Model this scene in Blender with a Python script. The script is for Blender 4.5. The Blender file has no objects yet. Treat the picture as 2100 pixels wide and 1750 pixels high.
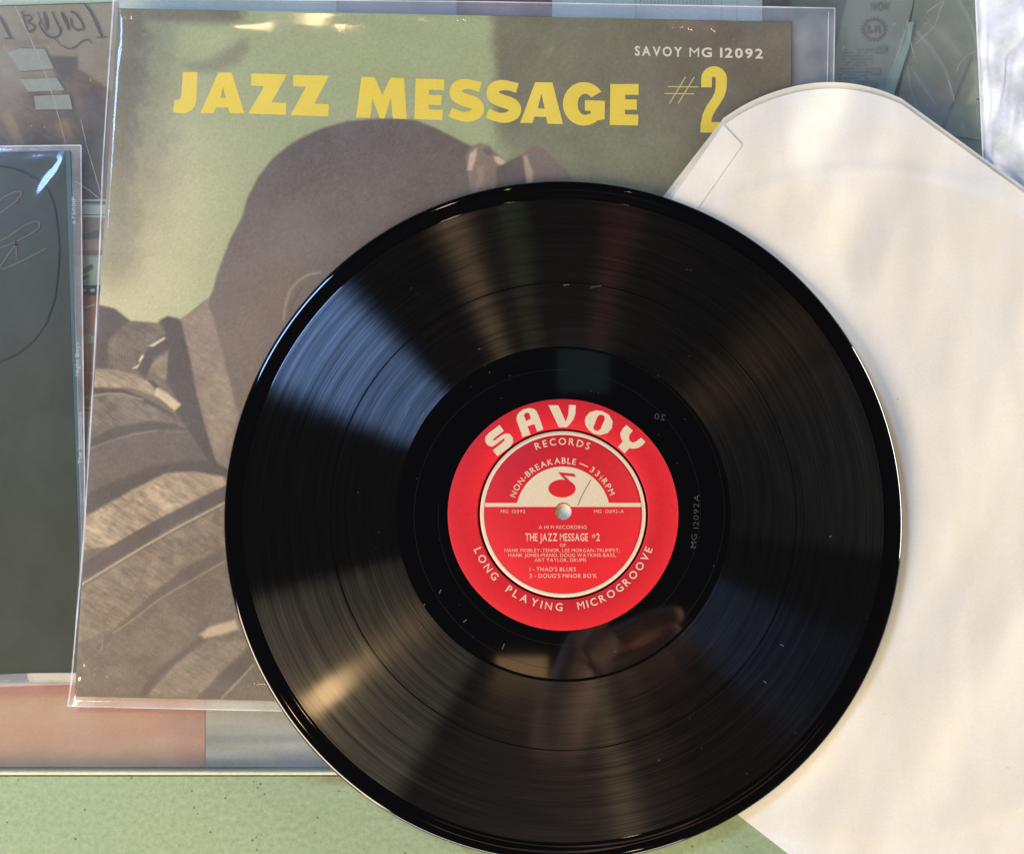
import bpy, math, random
import numpy as np
from mathutils import Vector
from mathutils.geometry import tessellate_polygon

random.seed(7)
rng = np.random.default_rng(11)
SC = bpy.context.scene
COL = SC.collection

# ------------------------------------------------------------------ camera
PITCH = math.radians(5.5)
DIST = 0.499
CAM = np.array([0.0, -DIST * math.sin(PITCH), DIST * math.cos(PITCH)])
FPX, IW, IH = 2251.0, 2099.5, 1750.0
cam_data = bpy.data.cameras.new('camera')
cam_data.sensor_width = 36.0
cam_data.lens = FPX / IW * 36.0
cam_data.clip_start = 0.01
cam_data.clip_end = 50.0
cam = bpy.data.objects.new('camera', cam_data)
cam.location = CAM
cam.rotation_euler = (PITCH, 0, 0)
COL.objects.link(cam)
SC.camera = cam

# ------------------------------------------------------------------ world (dim shop interior) and lamps
world = bpy.data.worlds.new('World')
SC.world = world
world.use_nodes = True
bg = world.node_tree.nodes['Background']
bg.inputs['Color'].default_value = (1.0, 0.93, 0.83, 1)
bg.inputs['Strength'].default_value = 0.03


def area_light(name, loc, target, sx, sy, power, color):
    d = bpy.data.lights.new(name, 'AREA')
    d.shape = 'RECTANGLE'
    d.size, d.size_y = sx, sy
    d.energy = power
    d.color = color
    o = bpy.data.objects.new(name, d)
    o.location = loc
    o.rotation_euler = (Vector(target) - Vector(loc)).to_track_quat('-Z', 'Y').to_euler()
    COL.objects.link(o)
    return o


def bulb(name, loc, radius, power, color):
    d = bpy.data.lights.new(name, 'POINT')
    d.shadow_soft_size = radius
    d.energy = power
    d.color = color
    o = bpy.data.objects.new(name, d)
    o.location = loc
    COL.objects.link(o)
    return o


area_light('window_light', (-1.44, 1.08, 1.52), (0, 0, 0), 0.70, 0.50, 46, (0.30, 0.51, 1.0))
area_light('doorway_light', (-1.68, -1.38, 0.95), (0, 0, 0), 1.75, 0.80, 90, (1.0, 0.84, 0.61))
area_light('front_fill_light', (-0.20, -2.15, 0.42), (0, 0, 0.1), 2.3, 0.60, 50, (1.0, 0.94, 0.86))  # added unseen fill panel before the counter, no real shop front
area_light('ceiling_lamp', (0.02, -0.325, 1.80), (0.02, -0.325, 0), 0.105, 0.05, 0.055, (1.0, 0.62, 0.28))
area_light('ceiling_tile_light', (0.15, 0.30, 1.80), (0.15, 0.30, 0), 0.11, 0.11, 0.008, (0.55, 0.95, 1.0))
bulb('pendant_lamp', (-0.342, -0.343, 1.60), 0.024, 1.4, (1.0, 0.64, 0.30))
bulb('spot_lamp', (-0.42, 1.42, 1.75), 0.05, 6.0, (1.0, 0.68, 0.36))
bulb('spot_lamp', (0.45, -1.55, 1.9), 0.04, 4.0, (1.0, 0.72, 0.38))
area_light('hand_fill_light', (2.0, 0.35, 0.16), (0.1, -0.1, 0.42), 1.3, 0.50, 112, (1.0, 0.94, 0.86))  # added low fill aimed up at the hand's underside, no real window
bulb('red_lamp', (0.36, 1.2, 1.5), 0.010, 0.9, (1.0, 0.34, 0.26))
bulb('green_lamp', (-0.12, 1.35, 1.5), 0.010, 0.9, (0.66, 1.0, 0.44))

SC.view_settings.view_transform = 'Standard'
SC.view_settings.look = 'None'
SC.view_settings.exposure = -0.08
SC.view_settings.gamma = 1.0
SC.view_settings.use_curve_mapping = False
SC.cycles.transparent_max_bounces = 24
SC.cycles.max_bounces = 10
SC.cycles.use_denoising = True


# ------------------------------------------------------------------ helpers: pixels of the photo <-> points on horizontal planes
cp, sp_ = math.cos(PITCH), math.sin(PITCH)


def U(p, z=0.0):
    """photo position -> (x, y, z) on the horizontal plane z"""
    a = (np.asarray(p, float)[..., 0] - IW / 2) / FPX
    b = -(np.asarray(p, float)[..., 1] - IH / 2) / FPX
    dx = a
    dy = b * cp + sp_
    dz = b * sp_ - cp
    t = (z - CAM[2]) / dz
    return np.stack([CAM[0] + t * dx, CAM[1] + t * dy, np.broadcast_to(z, np.shape(t)).astype(float)], -1)


def PX(v):
    v = np.asarray(v, float)
    rx, ry, rz = v[..., 0] - CAM[0], v[..., 1] - CAM[1], v[..., 2] - CAM[2]
    cy = ry * cp + rz * sp_
    cz = -ry * sp_ + rz * cp
    return np.stack([IW / 2 + FPX * rx / -cz, IH / 2 - FPX * cy / -cz], -1)


def c1(*p): return [(x * .3399, y * .3399) for x, y in p]
def c2(*p): return [(x * .3399, 520.5 + y * .3399) for x, y in p]
def c3(*p): return [(x * .3629, 1115.4 + y * .3629) for x, y in p]
def c4(*p): return [(594.9 + x * .3399, y * .3399) for x, y in p]
def c5(*p): return [(1227 + x * .2974, y * .2974) for x, y in p]
def c6(*p): return [(1636 + x * .238, y * .238) for x, y in p]
def cS(*p): return [(989 + x * .16643, 810.5 + y * .16643) for x, y in p]


def lin(c):
    c = np.asarray(c, float) / 255.0
    return np.where(c <= 0.04045, c / 12.92, ((c + 0.055) / 1.055) ** 2.4)


def col(r, g, b, k=1.0):
    v = lin((r, g, b)) * k
    return (float(v[0]), float(v[1]), float(v[2]), 1.0)


def sstep(a, b, x):
    t = np.clip((x - a) / (b - a), 0, 1)
    return t * t * (3 - 2 * t)


def vnoise(x, y, seed=0):
    """smooth value noise on arrays"""
    r = np.random.default_rng(seed).random((64, 64))
    xi, yi = np.floor(x).astype(int), np.floor(y).astype(int)
    fx, fy = x - xi, y - yi
    fx, fy = fx * fx * (3 - 2 * fx), fy * fy * (3 - 2 * fy)
    g = lambda i, j: r[i % 64, j % 64]
    return (g(xi, yi) * (1 - fx) + g(xi + 1, yi) * fx) * (1 - fy) + (g(xi, yi + 1) * (1 - fx) + g(xi + 1, yi + 1) * fx) * fy


# ------------------------------------------------------------------ helpers: objects
def tag(o, label=None, cat=None, group=None, kind=None):
    if label: o['label'] = label
    if cat: o['category'] = cat
    if group: o['group'] = group
    if kind: o['kind'] = kind
    return o


def thing(name, label, cat, loc, group=None):
    o = bpy.data.objects.new(name, None)
    o.location = loc
    o.empty_display_size = 0.01
    COL.objects.link(o)
    return tag(o, label, cat, group)


def world_loc(o):
    v = np.zeros(3)
    while o is not None:
        v += np.array(o.location)
        o = o.parent
    return v


def build(name, verts, faces, mat, parent=None, smooth=False, colors=None):
    verts = np.asarray(verts, float).reshape(-1, 3)
    if parent is not None:
        verts = verts - world_loc(parent)
    me = bpy.data.meshes.new(name)
    me.from_pydata(verts.tolist(), [], [tuple(int(i) for i in f) for f in faces])
    if colors is not None:
        a = me.color_attributes.new('print', 'FLOAT_COLOR', 'POINT')
        c = np.ones((len(verts), 4), np.float32)
        c[:, :3] = colors
        a.data.foreach_set('color', c.ravel())
    if smooth:
        me.polygons.foreach_set('use_smooth', [True] * len(me.polygons))
    me.materials.append(mat)
    me.update()
    o = bpy.data.objects.new(name, me)
    COL.objects.link(o)
    o.parent = parent
    return o


def grid_faces(nu, nv):
    i = np.arange(nu - 1)[:, None] * nv + np.arange(nv - 1)[None, :]
    return np.stack([i, i + nv, i + nv + 1, i + 1], -1).reshape(-1, 4)[:, ::-1]


def quad_grid(corners, nu, nv):
    """bilinear grid over TL, TR, BR, BL (world xy) -> (nu*nv, 2), u, v"""
    tl, tr, br, bl = [np.asarray(c, float)[:2] for c in corners]
    u = np.linspace(0, 1, nu)[:, None, None]
    v = np.linspace(0, 1, nv)[None, :, None]
    p = (tl * (1 - u) + tr * u) * (1 - v) + (bl * (1 - u) + br * u) * v
    return p, u[..., 0] + 0 * v[..., 0], v[..., 0] + 0 * u[..., 0]


def poly_tris(loops):
    pts = [Vector((p[0], p[1], 0)) for lp in loops for p in lp]
    tris = tessellate_polygon([[Vector((p[0], p[1], 0)) for p in lp] for lp in loops])
    return pts, [tuple(t) for t in tris]


def up(verts, faces):
    """orient faces to +z"""
    v = np.asarray(verts, float)
    out = []
    for f in faces:
        a, b, c = v[f[0]], v[f[1]], v[f[2]]
        n = (b[0] - a[0]) * (c[1] - a[1]) - (b[1] - a[1]) * (c[0] - a[0])
        out.append(tuple(f) if n > 0 else tuple(f)[::-1])
    return out


class Print:
    """collects flat shapes into one mesh of lettering"""
    def __init__(self): self.v, self.f = [], []

    def poly(self, loops, conv):
        pts, tris = poly_tris(loops)
        w = [conv(p) for p in pts]
        k = len(self.v)
        self.v += w
        self.f += [tuple(i + k for i in t) for t in up(w, tris)]

    def raw(self, pts2, tris, conv):
        w = [conv(p) for p in pts2]
        k = len(self.v)
        self.v += w
        self.f += [tuple(i + k for i in t) for t in up(w, tris)]

    def stroke(self, pts, width, conv, z=0):
        p = np.asarray(pts, float)
        w = np.broadcast_to(np.asarray(width, float), (len(p),)) / 2
        d = np.gradient(p, axis=0)
        d /= np.maximum(np.linalg.norm(d, axis=1, keepdims=True), 1e-12)
        n = np.stack([-d[:, 1], d[:, 0]], -1)
        L, R = p + n * w[:, None], p - n * w[:, None]
        k = len(self.v)
        wv = [conv(q) for q in L] + [conv(q) for q in R]
        m = len(p)
        self.v += wv
        fs = [(i, i + 1, m + i + 1, m + i) for i in range(m - 1)]
        self.f += [tuple(i + k for i in t) for t in up(wv, fs)]

    def build(self, name, mat, parent): return build(name, self.v, self.f, mat, parent)


_glyph = {}


def glyph(ch, bold):
    key = (ch, bold)
    if key not in _glyph:
        cu = bpy.data.curves.new('glyph', 'FONT')
        cu.body = ch
        cu.size = 1.0
        cu.resolution_u = 3
        cu.offset = 0.0 if ch in 'MWN' else bold   # sharp inner corners overlap when thickened
        o = bpy.data.objects.new('glyph', cu)
        me = bpy.data.meshes.new_from_object(o)
        v = np.array([x.co[:] for x in me.vertices]) if len(me.vertices) else np.zeros((0, 3))
        f = [tuple(p.vertices) for p in me.polygons]
        bpy.data.objects.remove(o)
        bpy.data.meshes.remove(me)
        _glyph[key] = (v[:, :2], f)
    return _glyph[key]


CAPH = None


def cap():
    global CAPH
    if CAPH is None:
        v, _ = glyph('H', 0.0)
        CAPH = v[:, 1].max() - v[:, 1].min()
    return CAPH


def layout(text, bold, gap=0.16):
    """[(x0, verts, faces)] in cap-height units, total width"""
    h = cap()
    x, out = 0.0, []
    for ch in text:
        if ch == ' ':
            x += 0.42
            continue
        v, f = glyph(ch, bold)
        w = v / h
        x0, x1 = w[:, 0].min(), w[:, 0].max()
        out.append((x, w - np.array([x0, 0]), f, x1 - x0))
        x += x1 - x0 + gap
    return out, x - gap


def text_line(pr, text, x0, x1, base, h, conv, bold=0.0, gap=0.16):
    """text between x0 and x1 in photo-like coordinates (y down), base may slope: (y at x0, y at x1)"""
    g, W = layout(text, bold, gap)
    k = (x1 - x0) / W
    b0, b1 = base if isinstance(base, tuple) else (base, base)
    for gx, v, f, w in g:
        pts = [(x0 + (gx + p[0]) * k, b0 + (b1 - b0) * (gx + p[0]) / W - p[1] * h) for p in v]
        pr.raw(pts, f, conv)


def text_arc(pr, text, r, a0, a1, h, conv, bold=0.0, gap=0.25, wx=1.0, inward=False):
    """letters along a circle of radius r (baseline) with first and last letter centres at a0, a1 (degrees), local y up"""
    g, W = layout(text, bold, gap)
    if text in ('11',) or (text == '33' and abs(a0 - a1) < 1): g = g[:1] + [(g[0][0] + 50, np.zeros((0, 2)), [], 0)]
    c0, c1_ = g[0][0] + g[0][3] / 2, g[-1][0] + g[-1][3] / 2
    for gx, v, f, w in g:
        t = (gx + w / 2 - c0) / (c1_ - c0)
        a = math.radians(a0 + (a1 - a0) * t)
        pts = []
        for p in v:
            lx, ly = (p[0] - w / 2) * h * wx, p[1] * h
            rr = r - ly if inward else r + ly
            # tangential direction of reading
            tx, ty = (math.sin(a), -math.cos(a)) if not inward else (-math.sin(a), math.cos(a))
            pts.append((math.cos(a) * rr + tx * lx, math.sin(a) * rr + ty * lx))
        pr.raw(pts, f, conv)


# ------------------------------------------------------------------ helpers: materials
def new_mat(name):
    m = bpy.data.materials.new(name)
    m.use_nodes = True
    nt = m.node_tree
    for n in list(nt.nodes): nt.nodes.remove(n)
    out = nt.nodes.new('ShaderNodeOutputMaterial')
    return m, nt, out


def nd(nt, typ, **kw):
    n = nt.nodes.new(typ)
    for k, v in kw.items():
        if k in n.inputs.keys(): n.inputs[k].default_value = v
        else: setattr(n, k, v)
    return n


def math_n(nt, op, a, b=None):
    n = nt.nodes.new('ShaderNodeMath')
    n.operation = op
    for i, x in enumerate((a, b)):
        if x is None: continue
        if isinstance(x, (int, float)): n.inputs[i].default_value = x
        else: nt.links.new(x, n.inputs[i])
    return n.outputs[0]


def mix_rgb(nt, fac, a, b, mode='MIX'):
    n = nt.nodes.new('ShaderNodeMix')
    n.data_type = 'RGBA'
    n.blend_type = mode
    for sock, x in ((n.inputs[0], fac), (n.inputs[6], a), (n.inputs[7], b)):
        if isinstance(x, (int, float)): sock.default_value = x
        elif isinstance(x, tuple): sock.default_value = x
        else: nt.links.new(x, sock)
    return n.outputs[2]


def noise(nt, scale, detail=3, rough=0.55, vec=None):
    n = nd(nt, 'ShaderNodeTexNoise', Scale=scale, Detail=detail, Roughness=rough)
    if vec is None:
        tc = nt.nodes.new('ShaderNodeTexCoord')
        vec = tc.outputs['Object']
    nt.links.new(vec, n.inputs['Vector'])
    return n.outputs['Fac']


def ramp(nt, fac, stops):
    n = nt.nodes.new('ShaderNodeValToRGB')
    e = n.color_ramp.elements
    while len(e) < len(stops): e.new(0.5)
    for el, (p, c) in zip(e, stops):
        el.position = p
        el.color = c if len(c) == 4 else (*c, 1)
    nt.links.new(fac, n.inputs[0])
    return n.outputs[0]


def print_mat(name, color, rough=0.55, var=0.10, scale=900, spec=0.3, attr=False, bump=0.0):
    """printed card or paint: colour with fine grain"""
    m, nt, out = new_mat(name)
    b = nd(nt, 'ShaderNodeBsdfPrincipled', Roughness=rough)
    b.inputs['Specular IOR Level'].default_value = spec
    if attr:
        a = nt.nodes.new('ShaderNodeAttribute')
        a.attribute_name = 'print'
        base = a.outputs['Color']
    else:
        rgb = nt.nodes.new('ShaderNodeRGB')
        rgb.outputs[0].default_value = color
        base = rgb.outputs[0]
    f = noise(nt, scale, 4, 0.7)
    g = ramp(nt, f, [(0.25, (1 - var,) * 3), (0.75, (1 + var,) * 3)])
    nt.links.new(mix_rgb(nt, 1.0, base, g, 'MULTIPLY'), b.inputs['Base Color'])
    if bump:
        bn = nd(nt, 'ShaderNodeBump', Strength=bump, Distance=0.0003)
        nt.links.new(f, bn.inputs['Height'])
        nt.links.new(bn.outputs[0], b.inputs['Normal'])
    nt.links.new(b.outputs[0], out.inputs[0])
    return m


def film_mat(name, haze=0.05, rough=0.07, tint=(1, 1, 1, 1), bump=0.10, bscale=160, hazecol=(0.9, 0.92, 0.93, 1), refl=1.45, soft=0.0):
    """clear plastic: see-through, a mirror sheen, a little milky haze"""
    m, nt, out = new_mat(name)
    tr = nd(nt, 'ShaderNodeBsdfTransparent', Color=tint)
    gl = nd(nt, 'ShaderNodeBsdfGlossy', Roughness=rough, Color=(1, 1, 1, 1))
    df = nd(nt, 'ShaderNodeBsdfDiffuse', Color=hazecol)
    fr = nd(nt, 'ShaderNodeFresnel', IOR=refl)
    geo = nt.nodes.new('ShaderNodeNewGeometry')
    mr = nd(nt, 'ShaderNodeMapRange')
    mr.inputs['To Min'].default_value, mr.inputs['To Max'].default_value = refl, 1.0 / refl
    nt.links.new(geo.outputs['Backfacing'], mr.inputs['Value'])
    nt.links.new(mr.outputs[0], fr.inputs['IOR'])
    bn = nd(nt, 'ShaderNodeBump', Strength=bump, Distance=0.0004)
    nt.links.new(noise(nt, bscale, 4, 0.6), bn.inputs['Height'])
    nt.links.new(bn.outputs[0], gl.inputs['Normal'])
    nt.links.new(bn.outputs[0], fr.inputs['Normal'])
    hz = ramp(nt, noise(nt, 35, 5, 0.65), [(0.3, (haze * 0.55,) * 3), (0.75, (haze * 1.5,) * 3)])
    m1 = nt.nodes.new('ShaderNodeMixShader')
    nt.links.new(hz, m1.inputs[0])
    nt.links.new(tr.outputs[0], m1.inputs[1])
    nt.links.new(df.outputs[0], m1.inputs[2])
    m2 = nt.nodes.new('ShaderNodeMixShader')
    nt.links.new(math_n(nt, 'MULTIPLY', fr.outputs[0], 1.15), m2.inputs[0])
    nt.links.new(m1.outputs[0], m2.inputs[1])
    gl2 = nd(nt, 'ShaderNodeBsdfGlossy', Roughness=0.42, Color=(1, 1, 1, 1))
    m3 = nd(nt, 'ShaderNodeMixShader')
    m3.inputs[0].default_value = soft
    nt.links.new(gl.outputs[0], m3.inputs[1])
    nt.links.new(gl2.outputs[0], m3.inputs[2])
    nt.links.new(m3.outputs[0], m2.inputs[2])
    nt.links.new(m2.outputs[0], out.inputs[0])
    return m


M = {}
M['film'] = film_mat('clear_poly_film', 0.05, 0.10, bump=0.07, soft=0.15)
M['film_clean'] = film_mat('clean_poly_film', 0.02, 0.10, bump=0.04, soft=0.1)
M['film_lip'] = film_mat('poly_film_lip', 0.22, 0.10, bump=0.10)
M['film_edge'] = film_mat('poly_film_seam', 0.62, 0.15, bump=0.2)
M['glass'] = film_mat('scratched_glass', 0.065, 0.04, tint=(0.93, 0.96, 0.94, 1), bump=0.012, bscale=60, refl=1.5)
M['scratch'] = print_mat('scratch_white', col(172, 166, 146), 0.4, 0.1)
M['cover'] = print_mat('cover_print', None, 0.5, 0.07, 1400, attr=True)
M['yellow'] = print_mat('yellow_ink', col(247, 216, 60, 1.0), 0.5, 0.06, 700)
M['hash'] = print_mat('thin_yellow_ink', col(222, 205, 110, 0.9), 0.5, 0.06)
M['cream_ink'] = print_mat('cream_ink', col(238, 230, 205, 0.95), 0.5, 0.06, 700)
M['card'] = print_mat('card_edge', col(150, 138, 118), 0.7, 0.15)
M['red'] = print_mat('red_label_paper', col(212, 27, 37, 0.95), 0.6, 0.09, 500, spec=0.3, bump=0.10)
M['silver'] = print_mat('silver_ink', col(226, 205, 170, 0.92), 0.5, 0.10, 1500)
M['silver_small'] = print_mat('silver_ink_small', col(240, 190, 160, 0.9), 0.5, 0.12, 2500)
M['pencil'] = print_mat('pencil_mark', col(120, 108, 92), 0.6, 0.2)

# ------------------------------------------------------------------ heights of the stack
Z_SHELF = -0.0052
Z_CARD = 0.0042          # top of the sleeved jacket
Z_PRINT = Z_CARD + 0.00006
Z_PAPER = 0.0058         # inner sleeve under the record
Z_DISC = 0.0075          # playing surface of the record

# ------------------------------------------------------------------ setting: counter
def box(name, x0, x1, y0, y1, z0, z1, mat, parent=None, bev=0.0):
    import bmesh
    bm = bmesh.new()
    bmesh.ops.create_cube(bm, size=1.0)
    for v in bm.verts:
        v.co = ((x0 + x1) / 2 + v.co.x * (x1 - x0), (y0 + y1) / 2 + v.co.y * (y1 - y0), (z0 + z1) / 2 + v.co.z * (z1 - z0))
    if bev:
        bmesh.ops.bevel(bm, geom=bm.edges[:], offset=bev, segments=2, affect='EDGES')
    v = [x.co[:] for x in bm.verts]
    f = [[q.index for q in p.verts] for p in bm.faces]
    bm.verts.index_update()
    f = [[q.index for q in p.verts] for p in bm.faces]
    bm.free()
    return build(name, v, f, mat, parent)


# green speckled laminate
m, nt, out = new_mat('green_laminate')
b = nd(nt, 'ShaderNodeBsdfPrincipled', Roughness=0.42)
tc = nt.nodes.new('ShaderNodeTexCoord')
n1 = noise(nt, 420, 5, 0.75)
c = ramp(nt, n1, [(0.32, col(138, 154, 110)), (0.52, col(164, 175, 131)), (0.72, col(184, 191, 151))])
n2 = noise(nt, 14, 3, 0.5)
c = mix_rgb(nt, math_n(nt, 'MULTIPLY', n2, 0.4), c, col(136, 166, 138))
vo = nd(nt, 'ShaderNodeTexVoronoi', Scale=330.0)
nt.links.new(tc.outputs['Object'], vo.inputs['Vector'])
dots = math_n(nt, 'LESS_THAN', vo.outputs['Distance'], 0.16)
pick = math_n(nt, 'GREATER_THAN', noise(nt, 120, 2, 0.5), 0.575)
c = mix_rgb(nt, math_n(nt, 'MULTIPLY', math_n(nt, 'MULTIPLY', dots, pick), 0.8), c, col(70, 82, 62))
# brown stain by the trim
sx, sy, _ = U((712, 1597))
mp = nd(nt, 'ShaderNodeMapping')
mp.inputs['Location'].default_value = (-sx / 0.020, -sy / 0.0028, 0)
mp.inputs['Scale'].default_value = (1 / 0.020, 1 / 0.0028, 1)
nt.links.new(tc.outputs['Object'], mp.inputs['Vector'])
ln = nd(nt, 'ShaderNodeVectorMath', operation='LENGTH')
nt.links.new(mp.outputs[0], ln.inputs[0])
st = math_n(nt, 'SUBTRACT', 1.25, ln.outputs['Value'])
st = math_n(nt, 'MULTIPLY', st, math_n(nt, 'MULTIPLY', noise(nt, 170, 4, 0.7), 1.1))
n = nd(nt, 'ShaderNodeClamp')
nt.links.new(st, n.inputs[0])
c = mix_rgb(nt, n.outputs[0], c, col(128, 108, 62))
nt.links.new(c, b.inputs['Base Color'])
bn = nd(nt, 'ShaderNodeBump', Strength=0.12, Distance=0.0003)
nt.links.new(n1, bn.inputs['Height'])
nt.links.new(bn.outputs[0], b.inputs['Normal'])
nt.links.new(b.outputs[0], out.inputs[0])
M['laminate'] = m

EDGE_Y = U((400, 1580))[1]
ledge = box('countertop', -0.75, 0.75, EDGE_Y - 0.30, EDGE_Y - 0.0016, -0.02, 0.0, M['laminate'], None, 0.0008)
tag(ledge, kind='structure')
M['trim'] = print_mat('cream_trim', col(230, 224, 186), 0.4, 0.1, 300)
box('edge_trim', -0.75, 0.75, EDGE_Y - 0.0016, EDGE_Y, -0.021, 0.0004, M['trim'], ledge, 0.0004)

glass = box('glass_top', -0.75, 0.75, EDGE_Y + 0.0003, 0.60, -0.0034, -0.0004, M['glass'])
tag(glass, kind='structure')
# scratches and dust lying in the glass surface
pr = Print()
flat = lambda z: (lambda p: tuple(U(p, z)))
zs = flat(-0.0003)
for a in ([(30, 12), (58, 70), (85, 130), (110, 200), (128, 270), (135, 296)],
          [(165, 245), (178, 300), (190, 340), (207, 398)], [(155, 372), (180, 388), (209, 412)],
          [(1936, 0), (1925, 28), (1918, 52), (1880, 88)], [(1860, 42), (1866, 80), (1874, 118)],
          [(1900, 25), (1925, 8), (1945, -4)], [(2003, 105), (1985, 112), (1968, 130), (1960, 148)],
          [(1945, 165), (1955, 195), (1956, 208)], [(1895, 50), (1905, 46)]):
    a = np.array(a, float)
    t = np.linspace(0, 1, 24)
    s = np.linspace(0, 1, len(a))
    q = np.stack([np.interp(t, s, a[:, 0]), np.interp(t, s, a[:, 1])], -1) + rng.normal(0, 0.35, (24, 2))
    pr.stroke(q, 0.8 + 0.8 * rng.random(24), zs)
for k in [*range(18), *range(30, 40), *range(41, 54)]:
    x, y = rng.uniform(0, 230), rng.uniform(20, 300)
    if k > 12: x, y = rng.uniform(0, 700), rng.uniform(1455, 1572)
    if k > 40: x, y = rng.uniform(1720, 1990), rng.uniform(0, 320)
    a, l = rng.uniform(-0.3, 0.3) + math.pi / 2 + (0.8 if k > 40 else 0), rng.uniform(1.5, 7)
    pr.stroke([(x, y), (x + l * math.cos(a), y + l * math.sin(a))], rng.uniform(0.8, 1.6), zs)
tag(pr.build('scratches', M['scratch'], glass), kind='stuff')

M['shelf'] = print_mat('shelf_grey', col(128, 126, 108), 0.6, 0.12, 60)
shelf = box('display_shelf', -0.75, 0.75, EDGE_Y - 0.05, 0.62, Z_SHELF - 0.02, Z_SHELF - 0.004, M['shelf'])
tag(shelf, kind='structure')


# ------------------------------------------------------------------ painted prints: soft shapes laid on a fine grid
X = Y = C = mott = weave = None


def canvas(corners, z, nu, nv, base):
    """grid over four photo corners (TL, TR, BR, BL) at height z, ready to be painted"""
    global X, Y, C, mott, weave
    g_, _, _ = quad_grid([U(p, z) for p in corners], nu, nv)
    v_ = np.concatenate([g_, np.full(g_.shape[:2] + (1,), z)], -1).reshape(-1, 3)
    q_ = PX(v_)
    X, Y = q_[:, 0], q_[:, 1]
    C = np.zeros((len(X), 3)) + np.array(base, float)
    mott = vnoise(X / 26, Y / 26, 5) * 0.6 + vnoise(X / 9, Y / 9, 6) * 0.4
    weave = vnoise((X + Y * 0.6) / 22, (Y - X * 0.6) / 3.2, 8)
    return v_


def lay(mask, color, grad=None):
    global C
    c = np.asarray(color, float)
    C = C * (1 - mask[:, None]) + (c if c.ndim == 2 else c[None, :]) * mask[:, None]


def inside(poly, soft):
    """soft mask of a polygon in photo coordinates"""
    P = np.asarray(poly, float)
    x0, y0 = P.min(0) - soft * 2 - 1
    x1, y1 = P.max(0) + soft * 2 + 1
    out = np.zeros(len(X))
    idx = np.where((X > x0) & (X < x1) & (Y > y0) & (Y < y1))[0]
    if not len(idx): return out
    x, y = X[idx], Y[idx]
    d2 = np.full(len(idx), 1e18)
    ins = np.zeros(len(idx), bool)
    for a, b_ in zip(P, np.roll(P, -1, 0)):
        ex, ey = b_ - a
        t = np.clip(((x - a[0]) * ex + (y - a[1]) * ey) / (ex * ex + ey * ey + 1e-9), 0, 1)
        d2 = np.minimum(d2, (x - a[0] - t * ex) ** 2 + (y - a[1] - t * ey) ** 2)
        cr = ((a[1] > y) != (b_[1] > y)) & (x < (b_[0] - a[0]) * (y - a[1]) / (b_[1] - a[1] + 1e-12) + a[0])
        ins ^= cr
    d = np.sqrt(d2) * np.where(ins, 1, -1)
    out[idx] = sstep(-soft, soft, d)
    return out


def L(poly, color, soft=4.0, a=1.0, m=0.0):
    k_ = inside(poly, soft) * a
    c_ = np.asarray(color, float)[None, :] * (1 + 0.5 * m * (mott[:, None] - 0.5) + 0.35 * m * (weave[:, None] - 0.5))
    lay(k_, c_)


def line(pts, w, color, soft=2.0, a=1.0):
    P = np.asarray(pts, float)
    d2 = np.full(len(X), 1e18)
    for p, q in zip(P[:-1], P[1:]):
        ex, ey = q - p
        t = np.clip(((X - p[0]) * ex + (Y - p[1]) * ey) / (ex * ex + ey * ey + 1e-9), 0, 1)
        d2 = np.minimum(d2, (X - p[0] - t * ex) ** 2 + (Y - p[1] - t * ey) ** 2)
    lay(sstep(w / 2 + soft, max(w / 2 - soft, 0), np.sqrt(d2)) * a, color)



# ------------------------------------------------------------------ albums and cards lying inside the case; reversed prints stand in for mirror reflections
def flat_card(name, label, cat, poly, z, thick, color, rough=0.5, var=0.1, scale=40, group=None):
    w = [tuple(U(p, z)) for p in poly]
    lo = [(x, y, z - thick) for x, y, _ in w]
    n = len(w)
    root = thing(name, label, cat, tuple(np.mean(np.array(lo), 0)), group)
    f = [tuple(range(n))]
    f = up(w, f)
    f += [(i, (i + 1) % n, n + (i + 1) % n, n + i) for i in range(n)]
    mat = print_mat(name + '_card', tuple(min(x * 1.5, 0.88) for x in col(*color)), rough, var, scale)
    build('cover', w + lo, f, mat, root)
    return root


zc = Z_SHELF
def patch(root, name, polys, color, z=zc + 0.0003, var=0.12, scale=60, rough=0.55):
    p = Print()
    for q in polys: p.poly([q], flat(z))
    return p.build(name, print_mat(name + '_ink', tuple(min(x * 1.45, 0.88) for x in col(*color)), rough, var, scale), root)


# brown sleeve with mirrored lettering
brown = flat_card('brown_album', 'brown album with mirrored ornate lettering and pale sticker under the glass', 'album',
                  [(-90, 16), (242, 6), (248, 406), (-90, 414)], zc, 0.004, (152, 128, 96), 0.5, 0.16, 25)
vb = canvas([(-90, 17), (241, 7), (247, 405), (-90, 413)], zc + 0.0003, 150, 180, (154, 130, 98))
C += (mott[:, None] - 0.5) * 14
L(c1((-200, 250), (300, 240), (300, 275), (-200, 285)), (136, 108, 76), 3, 0.6)
L(c1((300, 340), (470, 345), (470, 410), (560, 470), (680, 560), (720, 900), (720, 1260), (500, 1260), (420, 1000), (420, 700)), (112, 82, 54), 6, 1, 0.5)
L(c1((-300, 640), (30, 620), (110, 560), (200, 540), (440, 600), (430, 900), (260, 1260), (-300, 1260)), (118, 88, 60), 9, 1, 0.6)
L(c1((-300, 480), (60, 470), (160, 560), (120, 680), (-300, 700)), (140, 112, 82), 12, 0.8, 0.3)
L(c1((500, 560), (560, 520), (640, 620), (660, 1000), (560, 1260), (500, 1260), (520, 800)), (84, 62, 42), 8, 0.9, 0.3)
L(c1((330, 345), (460, 350), (468, 420), (380, 480), (330, 430)), (92, 66, 42), 5, 0.9)
L(c1((0, 690), (60, 655), (150, 870), (100, 900)), (164, 122, 72), 5, 0.9)
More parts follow.
